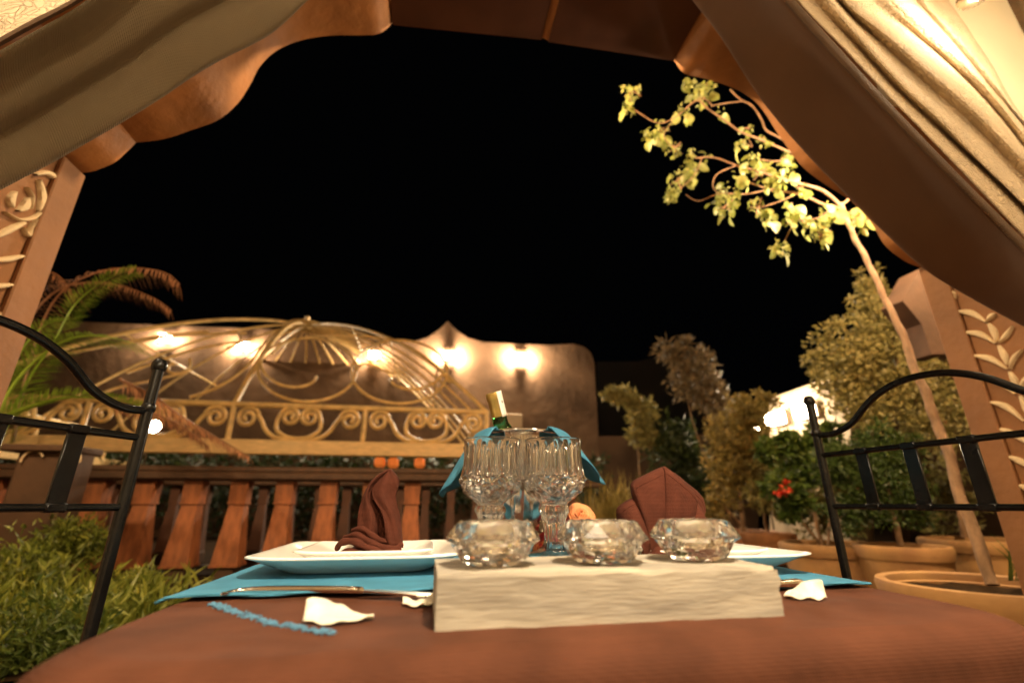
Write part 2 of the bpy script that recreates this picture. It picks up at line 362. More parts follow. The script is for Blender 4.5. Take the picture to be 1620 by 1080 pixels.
# raised border strip on each reveal
for sd, u, par, zz in ((-1, uL, pl_, zL), (1, uR, pr_, zR)):
    MB().box(min(u, u - sd * .014), max(u, u - sd * .014), V1 - .085, V1 - .001, .3, zz - .01, .004).build('edge_band', M['plaster'], par, False)
MB().box(-3.2, 3.2, -2.6, V0, 3.02, 3.12).build('ceiling', M['ceiling'], pav, False)
MB().box(-3.2, 3.2, -2.7, -2.6, 0, 3.02).build('rear_wall', M['inner'], pav, False)
MB().box(-3.3, -3.2, -2.7, V0, 0, 3.1).build('side_wall', M['inner'], pav, False)
MB().box(3.2, 3.3, -2.7, V0, 0, 3.1).build('side_wall', M['inner'], pav, False)
# cream reveal of the inner wall on the right, dark timber beyond it
p0, p1 = Pv(1568, -30, V0 - .004), Pv(1622, 100, V0 - .004)
uE = uv_(Pv(1598, 50, V0 - .004))[0]
MB().box(1.25, uE, V0 - .03, V0 - .002, 1.93, 3.0).build('plaster_facing', M['inner'], pav, False)
MB().box(uE + .001, 2.6, V0 - .05, V0 - .002, 1.93, 3.0).build('timber_post', M['darkwood'], pav, False)
MB().box(uE + .02, 2.6, V0 - .08, V0 - .052, 2.1, 2.2).build('timber_moulding', M['goldbeam'], pav, False)

# ------------------------------------------------------------------ curtains
def loft(rows, nu=70, sub=7, amp=.0):
    rr = [resample([Pv(*p, v) for p in crv(pts, 8)], nu) for pts, v in rows]
    cols = []
    for i in range(nu): cols.append([Vector(q) for q in crv([tuple(r[i]) for r in rr], sub)])
    n = len(cols[0]); mb = MB()
    vs = [cols[i][j] for j in range(n) for i in range(nu)]
    if amp:
        vs = [p + V * amp * noise.noise(Vector((p.x * 3, p.y * 3, p.z * 5))) for p in vs]
    fs = [(j * nu + i, j * nu + i + 1, (j + 1) * nu + i + 1, (j + 1) * nu + i) for j in range(n - 1) for i in range(nu - 1)]
    return mb.add(vs, fs)
cr_ = empty('curtain', B(1.35, .6, 1.3), 'cream patterned curtain with brown lining drawn back on the right', 'curtain', 'curtains tied back at the arch')
low = [(1010, -120), (1097, 0), (1142, 62), (1205, 158), (1267, 233), (1347, 317), (1442, 408), (1500, 450), (1620, 516), (1760, 585)]
hi = [(1130, -120), (1238, 0), (1305, 75), (1372, 146), (1435, 212), (1497, 275), (1560, 338), (1620, 400), (1700, 470), (1800, 550)]
def mixpx(a, b, t, n=10):
    A = resample([(p[0], p[1], 0) for p in crv(a, 6)], n); Bb = resample([(p[0], p[1], 0) for p in crv(b, 6)], n)
    return [(x.lerp(y, t).x, x.lerp(y, t).y) for x, y in zip(A, Bb)]
loft([(low, .838), (mixpx(low, hi, .05), .825), (mixpx(low, hi, .35), .765), (mixpx(low, hi, .7), .70), (mixpx(low, hi, .93), .652), (hi, .64)], 90, 5, .003).build('lining', M['lining2'], cr_, thick=.002)
c2 = [(1150, -120), (1256, 0), (1322, 72), (1390, 146), (1455, 214), (1514, 275), (1577, 338), (1640, 402), (1720, 475)]
loft([(hi, .638), (mixpx(hi, c2, .5), .634), (c2, .636)], 90, 4).build('hem', M['trim'], cr_, thick=.003)
rid = [
    ([(1165, -120), (1262, 0), (1330, 72), (1400, 146), (1465, 214), (1530, 280), (1620, 372), (1720, 475)], .640),
    ([(1190, -120), (1285, 0), (1345, 62), (1425, 146), (1495, 212), (1560, 270), (1620, 330), (1725, 440)], .676),
    ([(1215, -120), (1313, 0), (1372, 71), (1435, 138), (1480, 180), (1540, 243), (1620, 322), (1730, 430)], .655),
    ([(1225, -120), (1325, 0), (1385, 62), (1450, 124), (1505, 172), (1565, 228), (1625, 295), (1735, 400)], .698),
    ([(1235, -120), (1340, 0), (1400, 50), (1465, 105), (1530, 160), (1585, 215), (1630, 262), (1740, 370)], .676),
    ([(1260, -120), (1370, 0), (1430, 48), (1490, 98), (1545, 150), (1595, 203), (1634, 250), (1745, 355)], .731),
    ([(1290, -120), (1400, 0), (1455, 50), (1510, 100), (1560, 150), (1602, 197), (1637, 238), (1748, 340)], .722),
    ([(1310, -120), (1418, 0), (1470, 47), (1522, 98), (1568, 148), (1606, 192), (1640, 228), (1750, 330)], .722),
    ([(1340, -120), (1447, 0), (1490, 48), (1534, 97), (1578, 152), (1612, 192), (1644, 226), (1753, 325)], .775)]
loft(rid, 100, 6, .004).build('drape', M['jacq'], cr_, thick=.002)
sh = [([(1345, -120), (1449, 0), (1492, 48), (1536, 97), (1579, 150), (1610, 186), (1650, 228)], .80), ([(1375, -120), (1462, 0), (1508, 50), (1550, 98), (1586, 148), (1614, 186), (1652, 226)], .785),
      ([(1400, -120), (1482, 0), (1530, 50), (1566, 98), (1592, 145), (1617, 184), (1654, 224)], .80), ([(1430, -120), (1500, 0), (1534, 50), (1560, 97), (1592, 165), (1620, 205), (1656, 250)], .81)]
loft(sh, 60, 6).build('back_fold', M['jacq'], cr_, thick=.002)
cl_ = empty('curtain', B(-.9, .6, 1.3), 'olive brown ribbed curtain swept across the top left corner', 'curtain', 'curtains tied back at the arch')
lowl = [(700, -150), (560, -48), (490, 0), (400, 60), (300, 126), (200, 192), (100, 246), (0, 300), (-120, 360), (-260, 425)]
hil = [(330, -150), (230, -68), (130, 0), (65, 36), (0, 72), (-80, 118), (-170, 168), (-260, 218), (-350, 270)]
loft([(lowl, .835), (mixpx(lowl, hil, .05), .822), (mixpx(lowl, hil, .25), .795), (mixpx(lowl, hil, .40), .785), (mixpx(lowl, hil, .50), .755), (mixpx(lowl, hil, .62), .735), (mixpx(lowl, hil, .78), .715), (mixpx(lowl, hil, .93), .675), (hil, .665)], 100, 5, .022).build('lining', M['lining'], cl_, thick=.002)
h2 = [(310, -150), (212, -68), (116, 0), (54, 32), (0, 62), (-80, 108), (-170, 158), (-260, 208), (-350, 260)]
loft([(hil, .662), (mixpx(hil, h2, .5), .657), (h2, .659)], 80, 3).build('hem', M['trim'], cl_, thick=.003)
sh0 = lambda d: [(x - d * .35, y - d) for x, y in h2]
loft([(h2, .661), (sh0(16), .672), (sh0(34), .675), (sh0(44), .70), (sh0(60), .70), (sh0(90), .74), (sh0(130), .77)], 90, 6, .003).build('drape', M['jacq'], cl_, thick=.002)

# ------------------------------------------------------------------ corner lantern of the pavilion, and added unseen lamps
def lantern(p, label, power, group='hanging lanterns', size=1.0, col=SOFT):
    e = empty('hanging_lantern', p, label, 'lantern', group)
    s_ = size
    MB().lathe([(.002, -.002), (.018, 0), (.03, .006), (.036, .012), (.036, .022), (.030, .026), (.02, .024)], p, 40, rad=lambda r, z, q, i: r * s_ * (1 + .04 * math.cos(20 * q))).build('ring', M['lampmetal'], e)
    MB().lathe([(0, .010 * s_), (.018 * s_, .012 * s_), (.03 * s_, .03 * s_), (.033 * s_, .06 * s_), (.026 * s_, .09 * s_), (.014 * s_, .10 * s_)], p, 24).build('shade', M['bulb'], e)
    MB().lathe([(.012 * s_, .10 * s_), (.03 * s_, .11 * s_), (.012 * s_, .13 * s_), (.005, .16 * s_)], p, 24).build('cap', M['lampmetal'], e)
    MB().tube([p + Z * .15 * s_, Vector((p.x, p.y, 3.01))], .002, 6).build('chain', M['lampmetal'], e)
    lamp(p + Z * -.03 + V * -.0, power, col, .04, e)
    return e
lantern(Py(1545, 0, .87), 'small brass lantern hanging at the top right corner beside the cream curtain', 5.5)
lantern(B(-.78, .32, 1.72), 'added unseen lantern lighting the left curtain corner', 5)  # added to brighten the left curtain
lantern(B(1.72, .20, 1.98), 'added unseen lantern lighting the right drape', 7.5)  # added to brighten the lower right drape
lantern(B(.35, -2.15, 2.0), 'added unseen lantern behind the viewer, giving fill light', 55)  # added for fill and for reflections in the glass
for u_, v_, lab in ((.15, .12, 'added unseen round lamp right above the table'), (-.7, -.6, 'added unseen round lamp behind the viewer on the left'), (1.1, -.6, 'added unseen round lamp behind the viewer on the right')):
    p = B(u_, v_, 2.96)
    e = empty('added_glint_lamp', p, lab, 'lamp', 'added lamps for glints in the crystal')  # added glowing discs, unseen, to put glints into the crystal
    MB().lathe([(.0001, -.05), (.08, -.045), (.14, -.02), (.155, .01), (.15, .03)], p, 32).build('shade', M['opal'], e)
    MB().lathe([(.165, .0), (.17, .02), (.165, .055), (.0001, .055)], p, 32).build('housing', M['lampmetal'], e)
# added unseen spot lamp that lights the table from behind the viewer
pp = B(.2, -.06, 1.64)
pe = empty('added_table_lamp', pp, 'added unseen lamp hanging behind the viewer to light the table', 'lamp')
MB().lathe([(.03, .09), (.06, .06), (.11, .0), (.13, -.03), (.127, -.03), (.107, .0), (.057, .057), (.028, .085)], pp, 32).build('shade', M['lampmetal'], pe)
MB().tube([pp + Z * .085, Vector((pp.x, pp.y, 3.01))], .003, 6).build('cord', M['lampmetal'], pe)
MB().lathe([(.001, -.03), (.02, -.025), (.03, .0), (.02, .025), (.001, .04)], pp, 20).build('bulb', M['bulb'], pe)
sp_ = bpy.data.lights.new('added_table_light', 'SPOT'); sp_.energy = 74; sp_.color = SOFT; sp_.spot_size = math.radians(78); sp_.spot_blend = .7; sp_.shadow_soft_size = .05
so_ = bpy.data.objects.new('added_table_light', sp_); C.objects.link(so_); so_.parent = pe; so_.location = (0, 0, -.05)
so_.rotation_euler = (B(.12, .62, .74) - pp).to_track_quat('-Z', 'Y').to_euler()

# ------------------------------------------------------------------ far plaster wall with lamps
WV = 8.5
wl = empty('garden_wall', B(-2, WV, 0), 'tall brown plaster wall with a pointed crest behind the iron dome', 'wall')
top = [(-260, 470), (-100, 492), (60, 506), (200, 512), (330, 517), (420, 520), (500, 527), (590, 536), (650, 541), (676, 534), (695, 521), (708, 508), (722, 522), (740, 534), (765, 541), (825, 544), (870, 546), (908, 544), (925, 549), (935, 558), (940, 574)]
tp = [uv_(Pv(x, y, WV)) for x, y in top]
# far end of the wall is vertical
uEnd = tp[-1][0]
poly = [B(-12, WV, .1), B(-12, WV, tp[0][2])] + [B(a, WV, c) for a, _, c in tp] + [B(uEnd + .0, WV, .1)]
MB().prism(poly, V * .35).build('masonry', M['wall'], wl, False)
lz = 3.5
for i, (x, y) in enumerate([(825, 566), (710, 563), (592, 562), (384, 549), (262, 535)]):
    p = Pv(x, y, WV - .10)
    e = empty('wall_lamp', p, ['wall lamp nearest the rounded end of the far wall', 'wall lamp right under the pointed crest of the far wall', 'wall lamp seen through the right half of the iron dome', 'wall lamp glaring through the dome left of its middle rib', 'leftmost wall lamp glaring behind the palm fronds'][i], 'lamp', 'lamps on the far wall')
    MB().frame_box(p + Z * .085, U * .13, V * .035, Z * .01, .004).build('cap', M['lampmetal'], e, False)
    MB().frame_box(p - Z * .085, U * .13, V * .035, Z * .01, .004).build('cap', M['lampmetal'], e, False)
    MB().frame_box(p, U * .085, V * .05, Z * .072, .02).build('shade', M['bulbw'], e, False)
    pw_ = 170 if i < 2 else 55; lamp(p - U * .13 - V * .03, pw_, (1, .80, .55), .03, e); lamp(p + U * .13 - V * .03, pw_, (1, .80, .55), .03, e)
e = tag(MB().frame_box(Pv(812, 672, WV - .06), U * .16, V * .05, Z * .2, .01).build('meter_box', M['box'], None, False), 'small beige box fixed on the far wall behind the bottle', 'box')
# lower wall right of it, and the dark house behind
def wallpoly(name, pts, v, th, m, label, cat):
    return tag(MB().prism([Pv(x, y, v) for x, y in pts], V * th).build(name, m, None, False), label, cat)
wallpoly('low_wall', [(941, 690), (1060, 688), (1200, 684), (1200, 850), (941, 850)], 8.6, .3, M['wall'], 'low brown garden wall right of the tall crested wall', 'wall')
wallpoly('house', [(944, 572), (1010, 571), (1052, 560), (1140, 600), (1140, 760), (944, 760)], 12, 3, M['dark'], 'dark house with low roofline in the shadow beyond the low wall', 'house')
# side building on the right with flood lamps
def side(px, py, u): return Pu(px, py, u)
su = 4.6
a, b_, c_, d_ = Pu(1218, 630, su), Pu(1345, 585, su), Pu(1345, 860, su), Pu(1218, 860, su)
MBs = MB().prism([a, b_, c_, d_], U * .3)
tag(MBs.build('side_building', M['white'], None, False), 'pale floodlit building wall glaring behind the shrubs on the right', 'building')
for i, (x, y) in enumerate([(1272, 650), (1226, 662)]):
    p = Pu(x, y, su - .12)
    e = empty('flood_lamp', p, ['big floodlight glaring beside the right chair post', 'smaller floodlight glaring left of the big one among the leaves'][i], 'lamp', 'floodlights on the side building')
    MB().frame_box(p, U * .05, V * .14, Z * .075, .02).build('shade', M['bulbw'], e, False)
    MB().frame_box(p + U * .07, U * .02, V * .15, Z * .09, .01).build('housing', M['lampmetal'], e, False)
    lamp(p - U * .09, 36 if i == 0 else 14, SOFT, .05, e)
for i, (x, y, rr) in enumerate([(1186, 680, .035), (1197, 679, .03), (243, 674, .07)]):
    p = Py(x, y, 6.5 if i < 2 else 5.6)
    e = empty('garden_bulb', p, ['tiny round bulb at the far left of the floodlit leaves', 'tiny round bulb just right of its twin among the leaves', 'small white globe lamp shining behind the left chair post'][i], 'lamp')
    MB().lathe([(rr * math.sin(t * PI / 8) + 1e-4, -rr * math.cos(t * PI / 8)) for t in range(9)], p, 16).build('globe', M['bulbw'], e)
    MB().tube([p + Z * rr, p + Z * (rr + .08)], .012, 8).build('fitting', M['lampmetal'], e)
    MB().tube([p - Z * rr, Vector((p.x, p.y, .3))], .012, 8).build('stake', M['lampmetal'], e)
for i, (x, y) in enumerate([(601, 731), (622, 732), (664, 732)]):
    p = Py(x, y, 7.0)
    e = empty('amber_lantern', p, ['left one of the three amber lanterns under the dome beam', 'middle one of the three amber lanterns under the dome beam', 'right one of the three amber lanterns, set apart from the pair'][i], 'lantern', 'amber lanterns under the dome')
    MB().frame_box(p, U * .075, V * .08, Z * .07, .03).build('shade', M['amber'], e, False)
    MB().frame_box(p + Z * .1, U * .09, V * .09, Z * .01).build('cap', M['lampmetal'], e, False)
    MB().frame_box(p - Z * .1, U * .09, V * .09, Z * .01).build('base', M['lampmetal'], e, False)
    MB().tube([p - Z * .1, Vector((p.x, p.y, .3))], .02, 8).build('stand', M['lampmetal'], e)

e = empty('hedge', B(-3, 7.9, .4), 'long dark hedge along the foot of the crested wall, behind the dome', 'hedge')
mb = MB()
for _ in range(900):
    c = B(R.uniform(-9, 3.0), R.uniform(7.6, 8.3), .4 + R.random() ** .7 * 1.15)
    for _ in range(14):
        q = Vector((R.gauss(0, 1), R.gauss(0, 1), R.gauss(0, 1))).normalized(); a = Vector((R.gauss(0, 1), R.gauss(0, 1), R.gauss(0, 1))).normalized()
        p = c + q * R.uniform(.02, .16); mb.add([p, p + a * .05 + q * .02, p + q * .10, p - a * .03 + q * .05], [(0, 1, 2, 3)])
mb.build('foliage', M['lf_darkg'], e, False)['kind'] = 'stuff'
# ------------------------------------------------------------------ iron dome pergola
DV = 5.0
u_r = uv_(Pv(770, 652, DV))[0]; u_m = uv_(Pv(372, 633, DV))[0]; hw = u_r - u_m; zr = uv_(Pv(770, 652, DV))[2]
ap = Pv(470, 513, DV + hw); zap = ap.z; um = uv_(ap)[0]
um = (um + u_m) / 2
dm = empty('dome_pergola', B(um, DV + hw, .3), 'ochre painted iron pergola with a scrollwork dome left of centre', 'pergola')
sides = [(B(u_r - 2 * hw, DV, zr), B(u_r, DV, zr)), (B(u_r, DV, zr), B(u_r, DV + 2 * hw, zr)), (B(u_r, DV + 2 * hw, zr), B(u_r - 2 * hw, DV + 2 * hw, zr)), (B(u_r - 2 * hw, DV + 2 * hw, zr), B(u_r - 2 * hw, DV, zr))]
apx = B(um, DV + hw, zap)
def dome(side, a, t):
    s0, s1 = sides[side]; b = s0.lerp(s1, a); q = t * PI / 2
    p = b.lerp(apx, .75 * t + .25 * (1 - math.cos(q))); p.z = zr + (zap - zr) * (.7 * math.sin(q) + .3 * t); return p
def rib(side, a, r, t1=1, name='rib'): MB().tube([dome(side, a, t1 * i / 16) for i in range(17)], r, 8).build(name, M['gold'], dm)
for k in range(4): rib(k, 0, .024)
rib(0, .5, .03)
for s_, aa in ((1, (.12, .25, .38, .5, .62, .75, .88)), (2, (.12, .25, .38, .5, .62, .75, .88)), (3, (.25, .5, .75)), (0, ())):
    for a in aa: rib(s_, a, .017)
for s_, tt in ((1, (.25, .5, .72)), (2, (.3, .6)), (3, (.4,)), (0, (.9,))):
    for t in tt: MB().tube([dome(s_, i / 10, t) for i in range(11)], .012, 6).build('hoop', M['gold'], dm)
def spiral2d(cx, cy, r0, a0, turns, n=40, r1=.12, sq=1.0):
    return [(cx + r0 * (1 - (1 - r1) * (i / n) ** .8) * math.cos(a0 + turns * 2 * PI * i / n) * sq, cy + r0 * (1 - (1 - r1) * (i / n) ** .8) * math.sin(a0 + turns * 2 * PI * i / n)) for i in range(n + 1)]
# large ovals on the front face, two in each half, each ending in a curl
def px_on_dome(pts):      # pixels -> on front dome surface
    out = []
    for x, y in pts:
        best = None
        lo, hi_ = 0.0, .93
        for _ in range(24):   # find t whose height matches along the ray (front side only)
            t = (lo + hi_) / 2
            # point of the face at this t lies on a line at v = const
            vv = DV + hw * (.75 * t + .25 * (1 - math.cos(t * PI / 2))); zz = zr + (zap - zr) * (.7 * math.sin(t * PI / 2) + .3 * t)
            p = Pv(x, y, vv)
            if p.z > zz: lo = t
            else: hi_ = t
        out.append(p)
    return out
def oval(cx, cy, rx, ry, a0, turns, curl):
    pts = []
    n = 64
    for i in range(n + 1):
        q = i / n; k = 1 if q < .72 else 1 - (q - .72) / .28 * (1 - curl)
        ox = (1 - k) * rx * .35 * (1 if cx > 480 else -1) * 0
        pts.append((cx + rx * k * math.cos(a0 + turns * 2 * PI * q) + ox, cy + ry * k * math.sin(a0 + turns * 2 * PI * q)))
    return pts
for pts in (oval(486, 585, 78, 50, -2.3, -1.5, .28), oval(632, 588, 76, 50, -.8, 1.5, .28),):
    MB().tube(px_on_dome(pts), .016, 8).build('scroll', M['gold'], dm)
for pts in ([(430, 560), (455, 540), (500, 532), (560, 531), (610, 536), (650, 550), (690, 578), (712, 605)], [(562, 590), (575, 575), (600, 583), (620, 590), (640, 588)],
            [(200, 590), (255, 570), (300, 555), (345, 545), (380, 540)], [(300, 628), (345, 612), (385, 585), (410, 555), (425, 535), (440, 524)],
            [(300, 568), (300, 580), (285, 590), (268, 588), (268, 578), (280, 575)], [(120, 640), (180, 615), (240, 602), (290, 590)],
            [(180, 548), (260, 534), (330, 528), (390, 527)], [(350, 528), (374, 526), (380, 540), (360, 550)],
            [(100, 560), (180, 545), (260, 530), (330, 524)]):
    MB().tube(px_on_dome(crv(pts, 6)), .015, 8).build('scroll', M['gold'], dm)
MB().lathe([(.03, -.06), (.12, -.03), (.14, 0), (.09, .05), (.03, .09), (.045, .13), (.001, .17)], apx, 20).build('finial', M['gold'], dm)
MB().tube([apx + Z * -.02 + U * (.26 * math.cos(i / 24 * 2 * PI)) + V * (.26 * math.sin(i / 24 * 2 * PI)) for i in range(25)], .02, 8).build('crown_ring', M['gold'], dm)
# drum: rail, beam, posts, scroll panels on the four sides
zb = uv_(Pv(620, 700, DV))[2]; zb0 = uv_(Pv(620, 722, DV))[2]
pw = u_r - uv_(Pv(555, 643, DV))[0]
npan = round(2 * hw / pw); pw = 2 * hw / npan
for k, (s0, s1) in enumerate(sides):
    d = (s1 - s0).normalized(); L_ = (s1 - s0).length
    mid = (s0 + s1) / 2
    MB().tube([s0, s1], .03, 10).build('top_rail', M['gold'], dm)
    nn = d.cross(Z)
    MB().frame_box(Vector((mid.x, mid.y, (zb + zb0) / 2)), d * (L_ / 2 - .06), nn * .05, Z * (zb - zb0) / 2, .008).build('beam', M['goldbeam'], dm, False)
    H = zr - zb
    for i in range(npan + 1):
        p = s0 + d * pw * i
        if i < npan: MB().tube([Vector((p.x, p.y, zb)), p], .026, 8).build('baluster_post', M['gold'], dm)
        if i < npan and k in (0, 1):
            def L2(pts): return [p + d * (pw * x) + Z * (-H + H * y) for x, y in pts]
            def curl(cx, cy, r, a0, sgn, n=22): return [(cx + r * (1 - .78 * j / n) * math.cos(a0 + sgn * j / n * 3.3 * PI) * H / pw, cy + r * (1 - .78 * j / n) * math.sin(a0 + sgn * j / n * 3.3 * PI)) for j in range(n + 1)]
            for mir in (0, 1):
                fx = (lambda q: [(1 - x, y) for x, y in q]) if mir else (lambda q: q)
                heart = crv([(.5, .06), (.42, .10), (.345, .28), (.335, .55), (.36, .80)], 5)
                cu = curl(.425, .68, .29, PI * .95, -1)
                MB().tube(L2(fx(heart[:-1] + cu)), .021, 8).build('scroll', M['gold'], dm)
                sc = crv([(.5, .03), (.36, .06), (.27, .25), (.22, .55), (.17, .80)], 5)
                cu = curl(.115, .63, .31, PI * .12, 1)
                MB().tube(L2(fx(sc[:-1] + cu)), .021, 8).build('scroll', M['gold'], dm)
for p in (B(u_r, DV, 0), B(u_r, DV + 2 * hw, 0), B(u_r - 2 * hw, DV, 0), B(u_r - 2 * hw, DV + 2 * hw, 0)):
    MB().frame_box(Vector((p.x, p.y, (zb + .3) / 2)), U * .045, V * .045, Z * (zb - .3) / 2, .006).build('column', M['goldbeam'], dm, False)

# ------------------------------------------------------------------ balustrades
def balustrade(v, us, zt, z0, label, m, rm, wt=.055, wb=.085, sc=1):
    bl = empty('balustrade', B(sum(us) / len(us), v, z0), label, 'balustrade', None)
    a, b = us[0] - .3, us[-1] + .3
    MB().box(a, b, v - .11, v + .11, zt + .005, zt + .06, .012).build('top_rail', rm, bl, False)
    MB().box(a, b, v - .085, v + .085, zt + .061, zt + .10, .012).build('handrail', rm, bl, False)
    MB().box(a, b, v - .13, v + .13, z0 - .16, z0 - .1, .01).build('plinth', rm, bl, False)
    H = zt - z0
    proto = None
    for u in us:
        if proto is None:
            mb = MB()
            for (h0, h1, w0, w1) in ((0, .03, .095, .095), (.03, .72, .088, .05), (.72, .745, .062, .062), (.745, 1, .058, .062)):
                c0 = z0 + H * h0; c1 = z0 + H * h1
                q = []
                for zz, ww in ((c0, w0), (c1, w1)):
                    ww *= sc
                    q += [B(u - ww, v - ww, zz), B(u + ww, v - ww, zz), B(u + ww, v + ww, zz), B(u - ww, v + ww, zz)]
                mb.add(q, [(0, 3, 2, 1), (4, 5, 6, 7)] + [(i, (i + 1) % 4, 4 + (i + 1) % 4, 4 + i) for i in range(4)])
            proto = mb.build('baluster', m, bl, False); u0 = u
            foot = MB().box(u - .06, u + .06, v - .07, v + .07, z0 - .1, z0 - .002, .006).build('foot_block', rm, bl, False)
        else:
            for src in (proto, foot):
                o = src.copy(); C.objects.link(o); o.parent = bl; o.location = U * (u - u0)
    return bl
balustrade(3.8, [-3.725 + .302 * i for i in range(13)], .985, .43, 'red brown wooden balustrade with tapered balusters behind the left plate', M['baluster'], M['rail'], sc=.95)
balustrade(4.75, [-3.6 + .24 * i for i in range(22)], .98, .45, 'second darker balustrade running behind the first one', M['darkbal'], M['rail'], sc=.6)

# ------------------------------------------------------------------ foliage helpers
def leafquad(mb, p, d, n, L, W, fold=.25):
    s = d.cross(n).normalized(); n2 = s.cross(d)
    vs = [p, p + d * L * .45 + s * W + n2 * W * fold, p + d * L, p + d * L * .45 - s * W + n2 * W * fold, p + d * L * .5 - n2 * W * fold]
    n0 = len(mb.v); mb.v += vs; mb.f += [(n0, n0 + 1, n0 + 4), (n0 + 1, n0 + 2, n0 + 4), (n0 + 2, n0 + 3, n0 + 4), (n0 + 3, n0, n0 + 4)]
def rdir(zb=0):
    while True:
        v = Vector((R.uniform(-1, 1), R.uniform(-1, 1), R.uniform(-1, 1)))
        if .05 < v.length < 1: v.normalize(); v.z += zb; return v.normalized()
def clumps(ells, Y, n, L, W, depth=.6, clr=.16, zb=.2):
    """leaves in small clumps spread through the volume of each ellipse"""
    mb = MB(); area = sum(e[2] * e[3] for e in ells)
    for x, y, rx, ry in ells:
        c = Py(x, y, Y); px = Y / F
        nc = max(4, int(n * rx * ry / area / 26))
        for _ in range(nc):
            d = rdir(); k = R.random() ** .45
            cc = c + Vector((d.x * rx * px * k, d.y * (rx + ry) / 2 * px * k * depth, d.z * ry * px * k))
            rc = clr * (rx + ry) / 2 * px * R.uniform(.6, 1.5)
            for _ in range(R.randint(16, 34)):
                q = rdir(zb); leafquad(mb, cc + q * rc * R.uniform(.2, 1.2), (q + rdir() * .7).normalized(), rdir(), L * R.uniform(.6, 1.3), W * R.uniform(.7, 1.2))
    return mb
def stem(mb, pts, r, Y=None):
    c = crv(pts, 6); P = [Py(p[0], p[1], p[2] if len(p) > 2 else Y) for p in c]
    n = len(P); P = resample(P, n * 2); n = len(P)
    P = [p + Vector((noise.noise(p * 9), noise.noise(p * 9 + Vector((7, 0, 0))), 0)) * r[0] * .5 for p in P]
    mb.tube(P, [(r[0] + (r[1] - r[0]) * i / (n - 1)) * (1 + .22 * noise.noise(P[i] * 22)) for i in range(n)], 9)
def plant(name, label, cat, ells, Y, n, L, W, m, stems=(), bark='barkd', group=None, **kw):
    x, y = (stems[0][0][0][:2] if stems else ells[0][:2])
    e = empty(name, Py(x, y, Y), label, cat, group)
    clumps(ells, Y, n, L, W, **kw).build('crown', m, e, False)['kind'] = 'stuff'
    for pts, r in stems:
        mb = MB(); stem(mb, pts, r, Y); mb.build('trunk' if pts is stems[0][0] else 'branch', M[bark], e)
    return e
# pots
def pot(px, py, Y, rpx, h, label, ratio=.78, m='pot', bands=0, group='terracotta plant pots'):
    c = Py(px, py, Y); r = rpx * Y / F; z1 = c.z; zb_ = z1 - h
    e = empty('plant_pot', Vector((c.x, c.y, zb_)), label, 'plant pot', group)
    pr = [(r * ratio * .9, 0), (r * ratio, .02), (r * (ratio * .45 + .5), h * .55), (r * .955, h - .07)]
    for b in range(bands): hh = h - .07 - b * .03; pr += []
    MB().lathe([(.001, .001)] + pr + [(r * .93, h - .02), (r * .86, h - .03), (r * .84, h * .5), (.001, h * .45)], (c.x, c.y, zb_), 48).build('body', M[m], e)
    MB().lathe([(r * .94, h - .075), (r * .985, h - .07), (r * 1.0, h - .05), (r * 1.02, h - .02), (r * 1.0, h - .003), (r * .955, h), (r * .90, h - .004), (r * .88, h - .03), (r * .9, h - .06)], (c.x, c.y, zb_), 48).build('rim', M[m], e)
    for b in range(bands): MB().lathe([(r * (.93 - b * .02), h - .125 - b * .06), (r * (.975 - b * .02), h - .115 - b * .06), (r * (.975 - b * .02), h - .105 - b * .06), (r * (.935 - b * .02), h - .095 - b * .06)], (c.x, c.y, zb_), 48).build('band', M[m], e)
    def so(a, b): q = 2 * PI * a; k = r * .895 * b; return Vector((c.x + math.cos(q) * k, c.y + math.sin(q) * k, z1 - .035 + .012 * noise.noise(Vector((math.cos(q) * b * 4, math.sin(q) * b * 4, 1)))))
    MB().grid(so, 32, 6, True).build('soil', M['soil'], e)
    return e
pot(1552, 920, 1.66, 122, .42, 'wide banded terracotta bowl holding the tall lit tree at the right edge', .7, bands=1)
pot(1320, 858, 3.3, 72, .52, 'terracotta pot just right of the right plate, behind the chair post')
pot(1424, 861, 2.9, 58, .50, 'terracotta pot standing in front, left of the banded bowl')
pot(1562, 852, 3.2, 80, .50, 'terracotta pot behind the banded bowl under the olive tree')
pot(1175, 838, 5.0, 45, .42, 'dim brown pot under the golden shrub behind the right napkin', m='terra')
pot(1215, 842, 4.3, 36, .42, 'dim brown pot nearest the left side of the bright terracotta pots', m='terra')
pot(1010, 800, 6.6, 30, .40, 'small dim pot at the foot of the far wall', m='terra')

